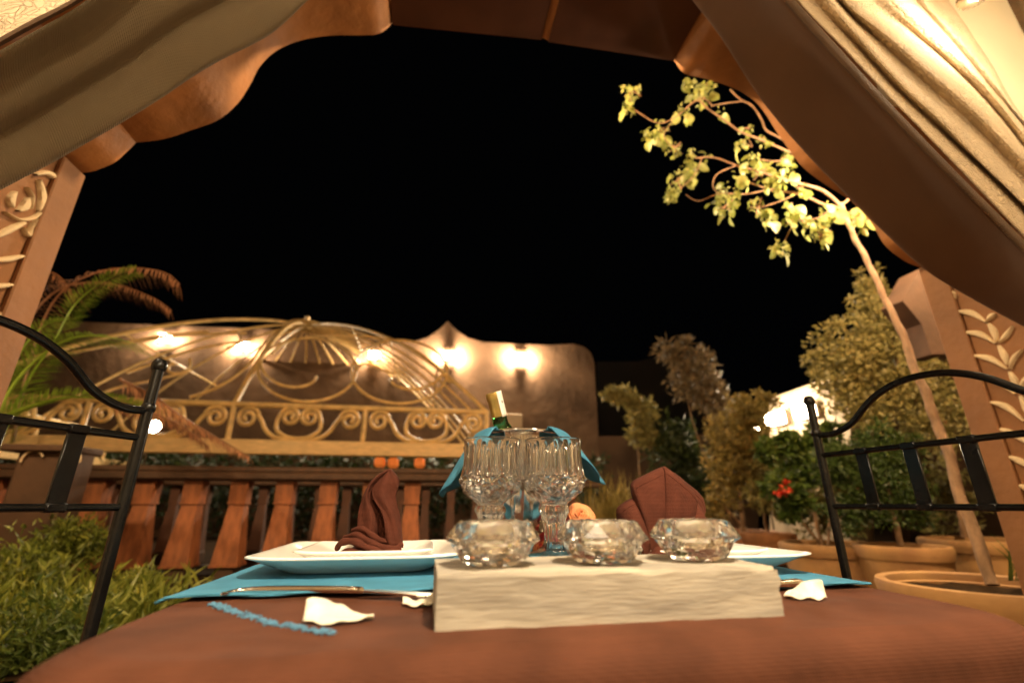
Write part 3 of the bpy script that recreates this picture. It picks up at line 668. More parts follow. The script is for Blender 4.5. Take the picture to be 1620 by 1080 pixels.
# the lit tree with individual leaves
tY = 2.0
tr = empty('slender_tree', Py(1570, 915, 1.68), 'slender pale tree with brightly lit leaves reaching across the sky on the right', 'tree')
mb = MB(); stem(mb, [(1572, 925, 1.66), (1555, 880, 1.68), (1525, 800, 1.72), (1490, 690, 1.78), (1440, 560, 1.85), (1385, 440, 1.93), (1350, 370, 1.98), (1330, 322, 2.0)], (.019, .0105)); mb.build('trunk', M['bark'], tr)
br = [([(1332, 328, 2.0), (1305, 303, 2.0), (1270, 292, 1.98), (1240, 284, 1.97), (1200, 272, 1.95), (1165, 262, 1.93), (1130, 250, 1.92), (1100, 250, 1.9)], (.014, .003)),
      ([(1334, 332, 2.0), (1300, 322, 2.03), (1262, 306, 2.05), (1222, 302, 2.08), (1190, 290, 2.1), (1165, 285, 2.1)], (.014, .003)),
      ([(1330, 325, 2.0), (1342, 314, 2.0), (1330, 296, 2.0), (1300, 272, 2.0), (1262, 246, 1.97), (1238, 236, 1.96), (1205, 222, 1.95), (1170, 208, 1.93), (1145, 190, 1.92), (1120, 172, 1.9), (1100, 160, 1.9), (1070, 185, 1.9), (1040, 195, 1.9), (1005, 175, 1.9)], (.012, .0025)),
      ([(1275, 255, 2.0), (1240, 222, 1.98), (1213, 207, 1.97), (1205, 190, 1.97), (1190, 168, 1.96), (1172, 158, 1.96), (1155, 142, 1.96)], (.009, .004)),
      ([(1178, 160, 1.96), (1150, 163, 1.95), (1125, 168, 1.93)], (.005, .003)),
      ([(1180, 212, 1.95), (1190, 232, 1.97), (1182, 228, 1.97)], (.004, .002)), ([(1250, 252, 2.0), (1225, 255, 2.0), (1200, 252, 2.0)], (.006, .003)),
      ([(1165, 262, 1.93), (1135, 275, 1.92), (1128, 295, 1.92), (1140, 310, 1.92)], (.005, .002)), ([(1225, 298, 2.05), (1180, 307, 2.05), (1140, 306, 2.0), (1105, 318, 1.98), (1085, 308, 1.97)], (.006, .002)),
      ([(1262, 306, 2.05), (1235, 318, 2.05), (1205, 328, 2.05)], (.005, .002)), ([(1320, 325, 2.0), (1295, 345, 2.0), (1260, 350, 2.02), (1240, 385, 2.03)], (.006, .002)), ([(1338, 335, 2.0), (1362, 343, 2.0), (1380, 352, 2.0)], (.006, .002)),
      ([(1070, 185, 1.9), (1050, 215, 1.9), (1068, 235, 1.9)], (.003, .002)), ([(1110, 250, 1.9), (1100, 275, 1.9), (1075, 300, 1.9)], (.004, .002))]
for pts, r in br: mb = MB(); stem(mb, pts, (r[0] * .58, r[1])); mb.build('branch', M['bark'], tr)
lm = []
for k in range(4):
    mb = MB(); W_ = (.30, .36, .33, .40)[k]
    n = 5; vs = []; fs = []
    for i in range(n + 1):
        t = i / n; ww = W_ * math.sin(PI * min(t * .95 + .05, 1)) ** .8 * (1 if i < n else 0.02); zz = -.18 * t * t + .03 * k * math.sin(t * 5)
        vs += [(t, -ww, zz + ww * .3), (t, 0, zz), (t, ww, zz + ww * .3)]
    for i in range(n): fs += [(i * 3, i * 3 + 1, i * 3 + 4, i * 3 + 3), (i * 3 + 1, i * 3 + 2, i * 3 + 5, i * 3 + 4)]
    lm.append(mb.add(vs, fs).mesh('leaf', M['lf_tree'], True))
cl = [(1000, 145, 15, 9), (994, 172, 10, 6), (1045, 205, 18, 10), (1022, 215, 10, 5), (1067, 235, 13, 7), (1082, 180, 12, 6), (1108, 150, 20, 12), (1088, 132, 9, 4), (1120, 135, 12, 6), (1100, 255, 20, 12), (1072, 285, 16, 9), (1063, 305, 12, 6), (1090, 270, 14, 7),
      (1150, 305, 20, 11), (1145, 328, 15, 8), (1170, 282, 12, 7), (1183, 203, 7, 3), (1172, 228, 11, 6), (1208, 222, 9, 4), (1190, 252, 11, 6), (1205, 270, 16, 9), (1225, 285, 18, 11), (1246, 250, 10, 6), (1242, 270, 15, 9), (1200, 328, 16, 9), (1213, 345, 9, 5), (1262, 345, 22, 12), (1290, 362, 18, 11), (1302, 375, 12, 7), (1310, 338, 16, 8), (1250, 332, 12, 6), (1236, 392, 13, 8), (1350, 342, 14, 6), (1372, 350, 13, 6), (1265, 300, 10, 4), (1140, 175, 8, 2)]
for x, y, r, n in cl:
    for _ in range(n):
        a = R.uniform(0, 2 * PI); k = r * math.sqrt(R.random())
        o = bpy.data.objects.new('leaf', R.choice(lm)); C.objects.link(o); o.parent = tr
        o.location = Py(x + k * math.cos(a), y + k * math.sin(a), R.uniform(1.9, 2.06)) - tr.location
        sc = R.choice((.028, .036, .044, .052, .062, .070)) * R.uniform(.9, 1.1); o.scale = (sc, sc, sc)
        o.rotation_euler = (R.uniform(-1.2, 1.2), R.uniform(.1, 1.6), R.uniform(0, 2 * PI))

mb = MB()
for x, y, r, n in cl:
    for _ in range(n * 2):
        a = R.uniform(0, 2 * PI); k = r * 1.05 * math.sqrt(R.random())
        leafquad(mb, Py(x + k * math.cos(a), y + k * math.sin(a), R.uniform(1.9, 2.08)), rdir(-.4), rdir(), R.uniform(.018, .034), R.uniform(.006, .011))
mb.build('small_leaves', M['lf_tree'], tr, False)['kind'] = 'stuff'
for x, y, r, n in cl[::2]:
    mb = MB()
    for _ in range(3): stem(mb, [(x + R.uniform(-r, r), y + R.uniform(-r, r), 2.0), (x, y, 2.0), (x + R.uniform(-r, r), y + R.uniform(-r, r), 2.0)], (.003, .0015))
    mb.build('twig', M['bark'], tr)
# shrubs
plant('olive_tree', 'bushy olive tree with yellow green crown behind the right chair', 'tree', [(1378, 460, 42, 45), (1335, 560, 62, 62), (1400, 560, 62, 80), (1440, 610, 60, 75), (1480, 660, 50, 70), (1400, 500, 55, 50), (1330, 610, 50, 40), (1450, 520, 38, 50), (1380, 640, 70, 50), (1520, 640, 25, 40)], 3.3, 15000, .042, .011, M['lf_olive'],
      (([(1530, 850), (1515, 780), (1490, 680), (1455, 560)], (.03, .012)), ([(1500, 720), (1430, 600), (1400, 500)], (.014, .005)), ([(1490, 680), (1520, 610)], (.01, .004))), 'bark')
plant('conical_shrub', 'feathery green shrub growing in the front terracotta pot', 'shrub', [(1370, 760, 68, 60), (1400, 712, 60, 42), (1440, 790, 38, 45), (1350, 810, 55, 32), (1330, 740, 40, 40)], 2.95, 9000, .035, .006, M['lf_green'], (([(1424, 862), (1410, 800), (1395, 720)], (.018, .008)),))
fl = plant('flowering_shrub', 'leafy green shrub with red flowers left of the right chair post', 'shrub', [(1250, 705, 45, 22), (1290, 740, 40, 30), (1230, 765, 30, 28), (1262, 800, 28, 22), (1215, 720, 25, 18), (1310, 700, 30, 30)], 3.4, 3600, .06, .018, M['lf_green'],
      (([(1300, 862), (1285, 800), (1262, 740)], (.014, .006)), ([(1300, 862), (1262, 815), (1240, 780)], (.01, .004)), ([(1310, 862), (1312, 790), (1300, 730)], (.01, .004))), 'bark')
for x, y in ((1236, 772), (1244, 764), (1229, 780), (1240, 781), (1352, 778), (1250, 776)):
    p = Py(x, y, 3.3); mb = MB()
    for _ in range(9): leafquad(mb, p, rdir(.3), rdir(), .035, .012)
    mb.build('flower', M['redflower'], fl, False)
plant('bamboo_clump', 'tall thin brownish bamboo clump leaning up against the dark sky', 'bamboo', [(1065, 558, 28, 24), (1090, 575, 36, 28), (1105, 610, 38, 34), (1130, 640, 36, 36), (1075, 590, 26, 22), (1150, 670, 26, 40)], 5.4, 2600, .10, .016, M['lf_brown'],
      (([(1170, 840), (1140, 720), (1105, 620), (1065, 545)], (.014, .004)), ([(1180, 840), (1165, 720), (1150, 620), (1120, 570)], (.012, .004)), ([(1165, 840), (1130, 760), (1100, 680), (1080, 600)], (.012, .004))), clr=.3)
plant('round_shrub', 'small pale shrub standing at the end of the crested wall', 'shrub', [(985, 632, 26, 18), (1012, 655, 28, 24), (1020, 690, 20, 26), (965, 625, 12, 8)], 6.0, 2200, .09, .016, M['lf_olive'], (([(1010, 800), (1012, 740), (1005, 670)], (.02, .006)),), clr=.25)
plant('golden_shrub', 'dense golden green shrub in front of the floodlit building', 'shrub', [(1180, 650, 38, 34), (1215, 630, 20, 16), (1160, 705, 44, 44), (1205, 715, 46, 46), (1150, 760, 38, 44), (1200, 770, 38, 34), (1130, 800, 24, 20)], 4.6, 7000, .06, .012, M['lf_gold'],
      (([(1175, 842), (1172, 790), (1165, 720)], (.02, .008)), ([(1214, 845), (1205, 790), (1195, 730)], (.015, .006)), ([(1185, 842), (1145, 800), (1130, 770)], (.012, .005))), 'bark', clr=.2)
plant('dark_shrub', 'dark green shrub in the gap between bamboo and low wall', 'shrub', [(1060, 690, 36, 36), (1055, 745, 40, 40), (1095, 735, 34, 50), (1110, 790, 30, 30), (1040, 790, 34, 30)], 6.0, 3800, .10, .02, M['lf_darkg'], (([(1080, 830), (1075, 780), (1065, 720)], (.02, .008)),), clr=.2)
plant('hedge', 'low dark hedge between the terracotta pots and the floodlit building', 'hedge', [(1240, 770, 60, 50), (1320, 750, 70, 50), (1400, 760, 70, 50), (1290, 810, 70, 40), (1480, 780, 60, 60)], 4.3, 6000, .06, .016, M['lf_olive'])
plant('grass_tuft', 'dry spiky grass tuft right of the ice bucket', 'grass tuft', [(965, 800, 20, 10), (985, 790, 20, 14)], 5.2, 500, .09, .01, M['lf_gold'])
sp = empty('spiky_plant', Py(960, 850, 5.0), 'tall spiky grass leaves rising between bucket and right napkin', 'plant')
mb = MB()
for _ in range(110):
    x0 = R.uniform(930, 1010); a = R.gauss(0, 30); b = Py(x0, 850, 5); t = Py(x0 + a, R.uniform(735, 800), 5 + R.uniform(-.3, .3)); m_ = b.lerp(t, .55) + Z * .03
    mb.add([b - U * .006, b + U * .006, m_ + U * .007, t, m_ - U * .007], [(0, 1, 2, 4), (4, 2, 3)])
mb.build('blades', M['lf_gold'], sp, False)['kind'] = 'stuff'
sp2 = empty('spiky_plant', Py(1600, 915, 1.7), 'thin dark spiky leaves in the banded bowl at the right edge', 'plant')
mb = MB()
for _ in range(26):
    b = Py(R.uniform(1596, 1640), 918, 1.72); t = Py(R.uniform(1560, 1690), R.uniform(840, 900), 1.72 + R.uniform(-.1, .1)); m_ = b.lerp(t, .5) + Z * .02
    mb.add([b - U * .003, b + U * .003, m_ + U * .003, t, m_ - U * .003], [(0, 1, 2, 4), (4, 2, 3)])
mb.build('blades', M['lf_green'], sp2, False)['kind'] = 'stuff'
# neighbouring plaster buttress seen behind the right pier
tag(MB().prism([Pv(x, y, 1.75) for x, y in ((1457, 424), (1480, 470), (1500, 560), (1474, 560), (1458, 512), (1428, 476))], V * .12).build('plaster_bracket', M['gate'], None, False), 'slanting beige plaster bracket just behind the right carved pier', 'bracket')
tag(MB().prism([Pv(x, y, 4.6) for x, y in ((1440, 560), (1660, 500), (1700, 860), (1440, 860))], V * .2).build('garden_wall', M['wall'], None, False), 'plain brown wall behind the olive tree at the right edge', 'wall')

# ------------------------------------------------------------------ left garden: palm, gatepost, low plants
pm = empty('palm', B(-2.6, 2.9, .36), 'palm with green and dead brown fronds at the left edge', 'palm')
def frond(pts, Lpx, m, droop=.5, n=46, name='frond', label=None, w_=.0042, both=True, ang=1.0):
    c = crv(pts, 8); P = resample([Py(*p) for p in c], n)
    mb = MB(); mb.tube(P, [.011 - .009 * i / (n - 1) for i in range(n)], 6); f = mb.build(name, m, pm)
    if label: f['label'] = label
    ml = MB(); 
    for i in range(2, n):
        t = (P[min(i + 1, n - 1)] - P[i - 1]).normalized(); s_ = t.cross(Vector((0, .35, 1))).normalized()
        Lm = Lpx * 2.9 / F * (1 - .55 * (i / n)) * R.uniform(.85, 1.1)
        for sg in ((-1, 1) if both else (1,)):
            for rep in (0, .5):
                b = P[i - 1].lerp(P[i], rep)
                d = (t * ang + s_ * sg * .9 + Vector((0, 0, -droop)) + rdir() * .12).normalized()
                e1 = b + d * Lm * .5; e2 = b + d * Lm - Z * Lm * droop * .35
                nn = d.cross(Z).normalized()
                ml.add([b - nn * .002, e1 - nn * w_ , e2, e1 + nn * w_, e1 - Z * .003], [(0, 1, 4), (1, 2, 4), (2, 3, 4), (3, 0, 4)])
    ml.build('leaflets', m, f, False)['kind'] = 'stuff'
g, bn = M['lf_palmg'], M['lf_palmb']
frond([(20, 700, 2.9), (50, 560, 2.9), (90, 470, 2.85), (150, 432, 2.8), (215, 424, 2.75), (262, 432, 2.7), (285, 450, 2.68)], 62, bn, .8, 34, label='dead brown frond arching at the top')
frond([(0, 600, 3.0), (50, 500, 3.0), (100, 455, 3.0), (170, 447, 2.95), (240, 470, 2.9), (272, 492, 2.9)], 50, bn, .7, 30, label='dead brown frond below the top one')
frond([(-20, 560, 3.05), (30, 470, 3.0), (62, 432, 3.0), (92, 436, 3.0), (120, 470, 3.0)], 46, bn, .8, 22, label='short dead brown frond')
frond([(-10, 720, 2.8), (40, 610, 2.8), (85, 540, 2.75), (120, 480, 2.75), (175, 438, 2.7), (215, 426, 2.7)], 46, g, .3, 50, label='green frond arching up')
frond([(-20, 690, 2.6), (20, 610, 2.6), (75, 555, 2.6), (130, 532, 2.55), (185, 536, 2.5), (230, 552, 2.5)], 50, g, .25, 50, label='bright green frond reaching right')
frond([(-10, 640, 2.6), (30, 560, 2.6), (70, 515, 2.6), (110, 505, 2.6)], 40, g, .3, 30)
frond([(-30, 675, 2.5), (40, 645, 2.5), (110, 628, 2.5), (190, 634, 2.5), (230, 645, 2.5)], 30, g, -.4, 36)
frond([(190, 600, 2.9), (240, 625, 2.9), (290, 660, 2.9), (340, 690, 2.9), (395, 722, 2.85)], 46, bn, .6, 40, label='dead brown frond hanging before the dome rail')
frond([(170, 640, 2.9), (230, 650, 2.9), (285, 672, 2.9), (330, 705, 2.9)], 46, bn, .6, 30)
MB().tube([B(-2.5, 2.7, .3), B(-2.62, 2.75, .7), B(-2.7, 2.8, 1.2)], [.12, .10, .08], 14).build('trunk', M['barkd'], pm)
gp = empty('gatepost', Py(80, 900, 2.7), 'brown plaster gatepost with curled corners behind the left chair', 'gatepost')
MB().frame_box(Py(80, 760, 2.7) + Z * -.16, U * .135, V * .10, Z * .32, .02).build('shaft', M['gate'], gp, False)
MB().frame_box(Py(85, 718, 2.7) + Z * .02, U * .17, V * .14, Z * .02, .01).build('cap', M['gate'], gp, False)
for sx in (-1, 1):
    c = Py(80 + sx * 30, 728, 2.58)
    MB().tube([c + U * sx * .05 * math.cos(q) + Z * .05 * math.sin(q) * 1 for q in [i * PI / 14 - .2 for i in range(14)]], .005, 6).build('corner_scroll', M['relief'], gp)
    
mb = MB()
for _ in range(11000):
    u = R.uniform(-3.6, -.95); v = R.uniform(1.75, 3.0)
    if u > -1.25 - .0 and v > 2.45: continue
    if v > 2.6 and R.random() < .5: continue
    p = B(u, v, 0)
    if noise.noise(p * 4.1 + Vector((0, 0, 5))) < -.12 + .35 * R.random() - .15: continue
    h = .05 + .17 * max(0, noise.noise(p * 2.3) + .55) * (1.25 if v < 2.6 else .9 if v < 2.9 else .32)
    b = Vector((p.x, p.y, .36)); d = rdir(1.2); 
    k = h * R.uniform(.7, 1.3); 
    leafquad(mb, b + Z * k * R.uniform(.0, .8), d, rdir(), R.uniform(.03, .08), R.uniform(.003, .009))
for _ in range(260):
    b = B(R.uniform(-1.9, -1.0), R.uniform(1.9, 2.9), .36); d = rdir(1.5); L_ = R.uniform(.15, .3); t = b + d * L_ - Z * .04
    nn = d.cross(V).normalized() * .006
    mb.add([b - nn, b + nn, b.lerp(t, .6) + nn + Z * .03, t, b.lerp(t, .6) - nn + Z * .03], [(0, 1, 2, 4), (4, 2, 3)])
tag(mb.build('ground_cover', M['lf_grass'], None, False), 'feathery green ground cover filling the bed left of the table', 'ground cover', kind='stuff')
for i, (x, y, rx, ry, Y, lab) in enumerate([(110, 860, 50, 34, 2.6, 'airy light green bush behind the left chair post'), (30, 920, 60, 60, 2.1, 'bushy green plant at the lower left edge'), (190, 945, 50, 32, 2.3, 'leafy green plant touching the left corner of the table'), (60, 1030, 90, 60, 1.65, 'dark green plant in the bottom left corner')]):
    plant('low_bush', lab, 'bush', [(x, y, rx, ry), (x + rx * .5, y + ry * .4, rx * .7, ry * .6), (x - rx * .5, y + ry * .5, rx * .7, ry * .6)], Y, 3200, .035, .006, M['lf_grass'] if i < 3 else M['lf_green'], clr=.3)

# ------------------------------------------------------------------ table and cloth
T = .75; TU0, TU1, TV0, TV1 = -.215, .463, .31, .99
tb = empty('dining_table', B(.12, .65, 0), 'square dining table hidden under the brown cloth', 'table')
MB().box(TU0 + .02, TU1 - .02, TV0 + .02, TV1 - .02, T - .035, T - .006, .006).build('tabletop', M['darkwood'], tb, False)
for a in (TU0 + .07, TU1 - .07):
    for b in (TV0 + .07, TV1 - .07): MB().box(a - .025, a + .025, b - .025, b + .025, 0, T - .036, .004).build('leg', M['darkwood'], tb, False)
def cloth(a, b):
    q = 2 * PI * a; e_ = .16   # rounded square footprint
    cx_, cv_ = (TU0 + TU1) / 2, (TV0 + TV1) / 2; hu, hv = (TU1 - TU0) / 2, (TV1 - TV0) / 2
    c, s = math.cos(q), math.sin(q); m_ = (abs(c) ** 14 + abs(s) ** 14) ** (-1 / 14)
    x, y = c * m_, s * m_
    if b <= .6:
        k = b / .6; k = k ** .8; k *= .955
        wob = .0014 * noise.noise(Vector((x * k * 5, y * k * 5, 0))) + .0008 * noise.noise(Vector((x * k * 17, y * k * 17, 3)))
        return B(cx_ + x * k * hu, cv_ + y * k * hv, T + wob)
    t = (b - .6) / .4; r = .022
    if t < .45:
        an = t / .45 * PI / 2; f = .955 + (r * math.sin(an)) / hu; return B(cx_ + x * f * hu, cv_ + y * f * hv, T - r * (1 - math.cos(an)))
    d = (t - .45) / .55; fl = .02 * math.sin(q * 9 + 1) * d + .02 * d + (.012 * abs(math.sin(2 * q)) * d)
    f = .955 + (r + fl) / hu
    return B(cx_ + x * f * hu, cv_ + y * f * hv, T - r - d * .36)
clo = tag(MB().grid(cloth, 220, 110, True).build('tablecloth', M['cloth'], None), 'rust brown woven tablecloth draped over the table', 'tablecloth')
# blue embroidery on the cloth
for k, (x, y) in enumerate(crv([(338, 953), (360, 962), (385, 970), (410, 978), (435, 984), (462, 988), (490, 994), (520, 999)], 5)):
    pass
path = resample([Pz(x, y, T + .0012) for x, y in crv([(338, 953), (360, 962), (385, 970), (410, 978), (435, 984), (462, 988), (490, 994), (522, 999)], 6)], 44)
mbe = MB()
for i, p in enumerate(path):
    for j in range(9):
        if math.sin(i * .9) > .85: continue
        c = p + Vector((R.uniform(-.0025, .0025), R.gauss(0, .0028), 0)); d = rdir(); d.z = 0; d.normalize()
        mbe.tube([c - d * .0019 - Z * .0008, c + Z * .0001, c + d * .0019 - Z * .0008], [.0003, .0006, .0003], 5)
mbe.build('embroidery', M['bluethread'], clo)['kind'] = 'stuff'

# placemats
def placemat(u0, u1, v0, v1, z, label, ph):
    def f(a, b):
        u = u0 + (u1 - u0) * a; v = v0 + (v1 - v0) * b
        e_ = max(0, 1 - min(b, 1 - b) / .12)
        zz = z + .0012 * e_ * (1 + math.sin(u * 60 + ph)) + .0006 * noise.noise(Vector((u * 30, v * 30, ph)))
        v += .003 * math.sin(u * 38 + ph) * (1 if b < .5 else -1) * e_
        lim = TU0 if u < TU0 + .01 else (TU1 if u > TU1 - .01 else None)
        if u < TU0 - .0: zz -= (TU0 - u) * .45
        if u > TU1 + .0: zz -= (u - TU1) * .45
        return B(u, v, zz)
    return tag(MB().grid(f, 90, 60).build('placemat', M['blue'], None, thick=.0022), label, 'placemat', 'blue linen placemats')
placemat(-.222, .085, .495, .86, T + .0032, 'blue linen placemat under the left plate and knife', 0)
placemat(.165, .452, .455, .80, T + .0032, 'blue linen placemat under the right plate', 2)

# plates
def plate(c, hx, hy, h, label, mname='plate'):
    mb = MB(); n = 96
    prof = [(.0, .0055), (.5, .0055), (.62, .006), (.70, .009), (.93, h - .0015), (.975, h - .0002), (1.0, h - .0012), (1.0, h - .003), (.965, h - .0042), (.70, .002), (.66, .0), (.0, .0)]
    def sq(q, k):
        cc, ss = math.cos(q), math.sin(q); p_ = 9 if k > .7 else 7; m_ = (abs(cc) ** p_ + abs(ss) ** p_) ** (-1 / p_); return cc * m_, ss * m_
    vs = []
    for k, z in prof:
        for i in range(n):
            x, y = sq(2 * PI * (i + .5) / n, k); lift = .0035 * (abs(x * y) ** 6) * (k > .8)
            vs.append(c + U * x * hx * k + V * y * hy * k + Z * (z + lift))
    fs = [(j * n + i, j * n + (i + 1) % n, (j + 1) * n + (i + 1) % n, (j + 1) * n + i) for j in range(len(prof) - 1) for i in range(n)]
    return tag(mb.add(vs, fs).build('plate', M['china'], None, auto=80), label, 'plate', 'white square plates')
PL = B(-.072, .690, T + .0055); PR = B(.338, .622, T + .0055)
plate(PL, .120, .118, .021, 'large white square plate at the left place, under the smaller one')
plate(PR, .115, .110, .021, 'large white square plate at the right place, under the smaller one')
plate(PL + U * .004 + Z * .0068, .082, .08, .0165, 'smaller white plate carrying the standing brown napkin at left')
plate(PR + U * .004 + Z * .0068, .078, .076, .0165, 'smaller white plate carrying the brown fan napkin at right')

# cutlery
kn = empty('table_knife', Pz(480, 935, T + .006), 'steel table knife lying in front of the left plate', 'knife', None)
zk = T + .0068
pts = [Pz(x, y, zk) for x, y in ((350, 939), (372, 934.5), (400, 932.5), (450, 931.5), (510, 931.5), (560, 932.5), (572, 933.5))]
MB().tube([Vector(p) for p in crv([tuple(q) for q in pts], 5)], [.0010 + .0020 * min(1, i / 12) for i in range(len(pts) * 5 - 4)], 12).build('handle', M['steel'], kn)
bl0 = Pz(570, 933.8, zk); bl1 = Pz(690, 938, zk)
d = (bl1 - bl0); s_ = d.cross(Z).normalized() * .008
MB().prism([bl0 - s_ * .35 - Z * .0005, bl0 + d * .25 - s_ - Z * .001, bl0 + d * .9 - s_ - Z * .002, bl1 - Z * .002, bl0 + d * .9 + s_ * .9 - Z * .002, bl0 + s_ * .35 - Z * .0005], Z * .0012).build('blade', M['steel'], kn, False)
fk = empty('table_fork', Pz(1250, 924, T + .006), 'steel fork on the blue mat right of the wooden block', 'fork', None)
a, b_ = Pz(1268, 921, zk), Pz(1120, 928, zk)
MB().tube([a, a.lerp(b_, .05), a.lerp(b_, .4), a.lerp(b_, .7)], [.003, .0042, .0028, .002], 10).build('handle', M['steel'], fk)
for j in range(4):
    d = (b_ - a).normalized(); s_ = d.cross(Z) * (j - 1.5) * .0045; q = a.lerp(b_, .7)
    MB().tube([q, q + d * .012 + s_, q + d * .045 + s_ + Z * .003], [.0016, .0014, .0007], 6).build('tine', M['steel'], fk)

# petals
def petal(c, L_, W_, rz, label, seed):
    rr = random.Random(seed)
    def f(a, b):
        t = a; wv = W_ * (math.sin(PI * min(t * .93 + .05, 1)) ** .6) * (1 - .22 * math.sin(t * 9 + seed) + .12 * noise.noise(Vector((t * 9, seed, 0))))
        x = (t - .5) * L_; y = (b - .5) * 2 * wv
        z = .0016 + .013 * b * b * (.5 + .5 * math.sin(3.2 * t + seed * 1.7)) + .0008 * math.sin(t * 15 + b * 6) + .0009 + .0011 * noise.noise(Vector((t * 6, b * 5, seed)))
        p = Vector((x * math.cos(rz) - y * math.sin(rz), x * math.sin(rz) + y * math.cos(rz), z)); return c + p
    return tag(MB().grid(f, 26, 12).build('rose_petal', M['petal'], None, thick=.0005), label, 'petal', 'cream petals scattered on the cloth')
petal(Pz(536, 983, T), .048, .013, .25, 'cream petal nearest the viewer, beside the blue embroidery', 1)
petal(Pz(664, 958, T), .028, .010, .2, 'cream petal tucked at the left end of the wooden block', 2)
petal(Pz(1275, 948, T), .033, .009, -.25, 'cream petal lying right of the wooden block', 3)

# wooden block
bz = Pv(687, 908, .359).z; bh = bz - T
def blk():
    import bmesh
    nu, nv, nz = 80, 20, 14; L_, D_ = .262, .10
    mb = MB()
    o = B(.011, .3585, T)
    def disp(p, u, v, z):
        e = min(u, 1 - u) < .001
        k = .0010 * noise.noise(Vector((u * 7, v * 3, z * 2))) + .0004 * noise.noise(Vector((u * 14, v * 16, z * 9)))
        if z > .5 and v < .3: k2 = -.003 * max(0, noise.noise(Vector((u * 9, 3, 1))) + .1)
        else: k2 = 0
        return k, k2
    def P(u, v, z):
        k, k2 = disp(None, u, v, z)
        rnd = .0035 if (v < .01 and z > .99) else 0
        uu = u * L_ + (.004 * noise.noise(Vector((z * 5, v * 4, 2))) if u > .99 else 0); zz = z * bh + (k * (z > .01)) + k2 * (z > .9)
        vv = v * D_ - (k if v < .01 else 0) + rnd
        uu -= .006 * (1 - z) * 0
        return o + U * uu + V * vv + Z * zz - Z * rnd
    for fn, a, b in ((lambda s, t: P(s, 0, t), nu, nz), (lambda s, t: P(s, 1, t), nu, nz), (lambda s, t: P(s, t, 1), nu, nv), (lambda s, t: P(s, t, 0), nu, nv), (lambda s, t: P(0, s, t), nv, nz), (lambda s, t: P(1, s, t), nv, nz)):
        mb.grid(fn, a, b)
    return mb
o = tag(blk().build('wooden_block', M['block'], None, auto=50), 'long pale weathered wooden block carrying three crystal candle holders', 'wooden block')

# crystal candle holders
def crystal():
    seg = 12; rows = [(.0235, 0, 0), (.0260, .0028, .5), (.0340, .0145, 0), (.0385, .0172, .5), (.0375, .0195, 0), (.0300, .0300, .5), (.0270, .0316, 0), (.0215, .0316, .5), (.0205, .0300, 0), (.0198, .0115, .5), (.001, .011, 0)]
    mb = MB(); vs = [Vector((r * math.cos(2 * PI * (k + o_) / seg), r * math.sin(2 * PI * (k + o_) / seg), z)) for r, z, o_ in rows for k in range(seg)]
    fs = []
    for i in range(len(rows) - 1):
        for k in range(seg):
            a, b = i * seg + k, i * seg + (k + 1) % seg; c, d = (i + 1) * seg + k, (i + 1) * seg + (k + 1) % seg
            if rows[i][2] == 0: fs += [(a, b, c), (b, d, c)]
            else: fs += [(a, b, d), (a, d, c)]
    fs.append(tuple(range(seg))[::-1]); mb.add(vs, fs)
    mb.f.append(tuple((len(rows) - 1) * seg + k for k in range(seg)))
    return mb
hp = None
for i, (x, y, rz) in enumerate([(779, 903, .1), (954, 901, .5), (1107, 893, .3)]):
    c = Pz(x, y, bz + .0015); 
    c = B(uv_(Pv(x, y - 8, .3585 + .045))[0], .3585 + (.042, .044, .05)[i], bz + .0016)
    if hp is None: o = crystal().build('candle_holder', M['frost'], None, False, raw=True); hp = o
    else: o = hp.copy(); C.objects.link(o)
    o.location = c; o.rotation_euler = (0, 0, rz)
    tag(o, ['faceted crystal candle holder at the left end of the wooden block', 'faceted crystal candle holder in the middle of the wooden block', 'faceted crystal candle holder at the right end of the wooden block'][i], 'candle holder', 'crystal candle holders')
    e = empty('tealight', c + Z * .0118, ['tealight inside the left crystal holder', 'tealight inside the middle crystal holder', 'tealight inside the right crystal holder'][i], 'candle', 'tealights in the crystal holders')
    MB().lathe([(.0001, 0), (.0176, 0), (.0178, .006), (.0173, .006), (.0172, .0055)], c + Z * .0118, 32).build('cup', M['steel'], e)
    MB().lathe([(.0171, .001), (.0171, .0170), (.006, .0162), (.0001, .0160)], c + Z * .0118, 32).build('wax', M['wax'], e)
    MB().tube([c + Z * .027, c + Z * .0305], .0006, 6).build('wick', M['iron'], e)

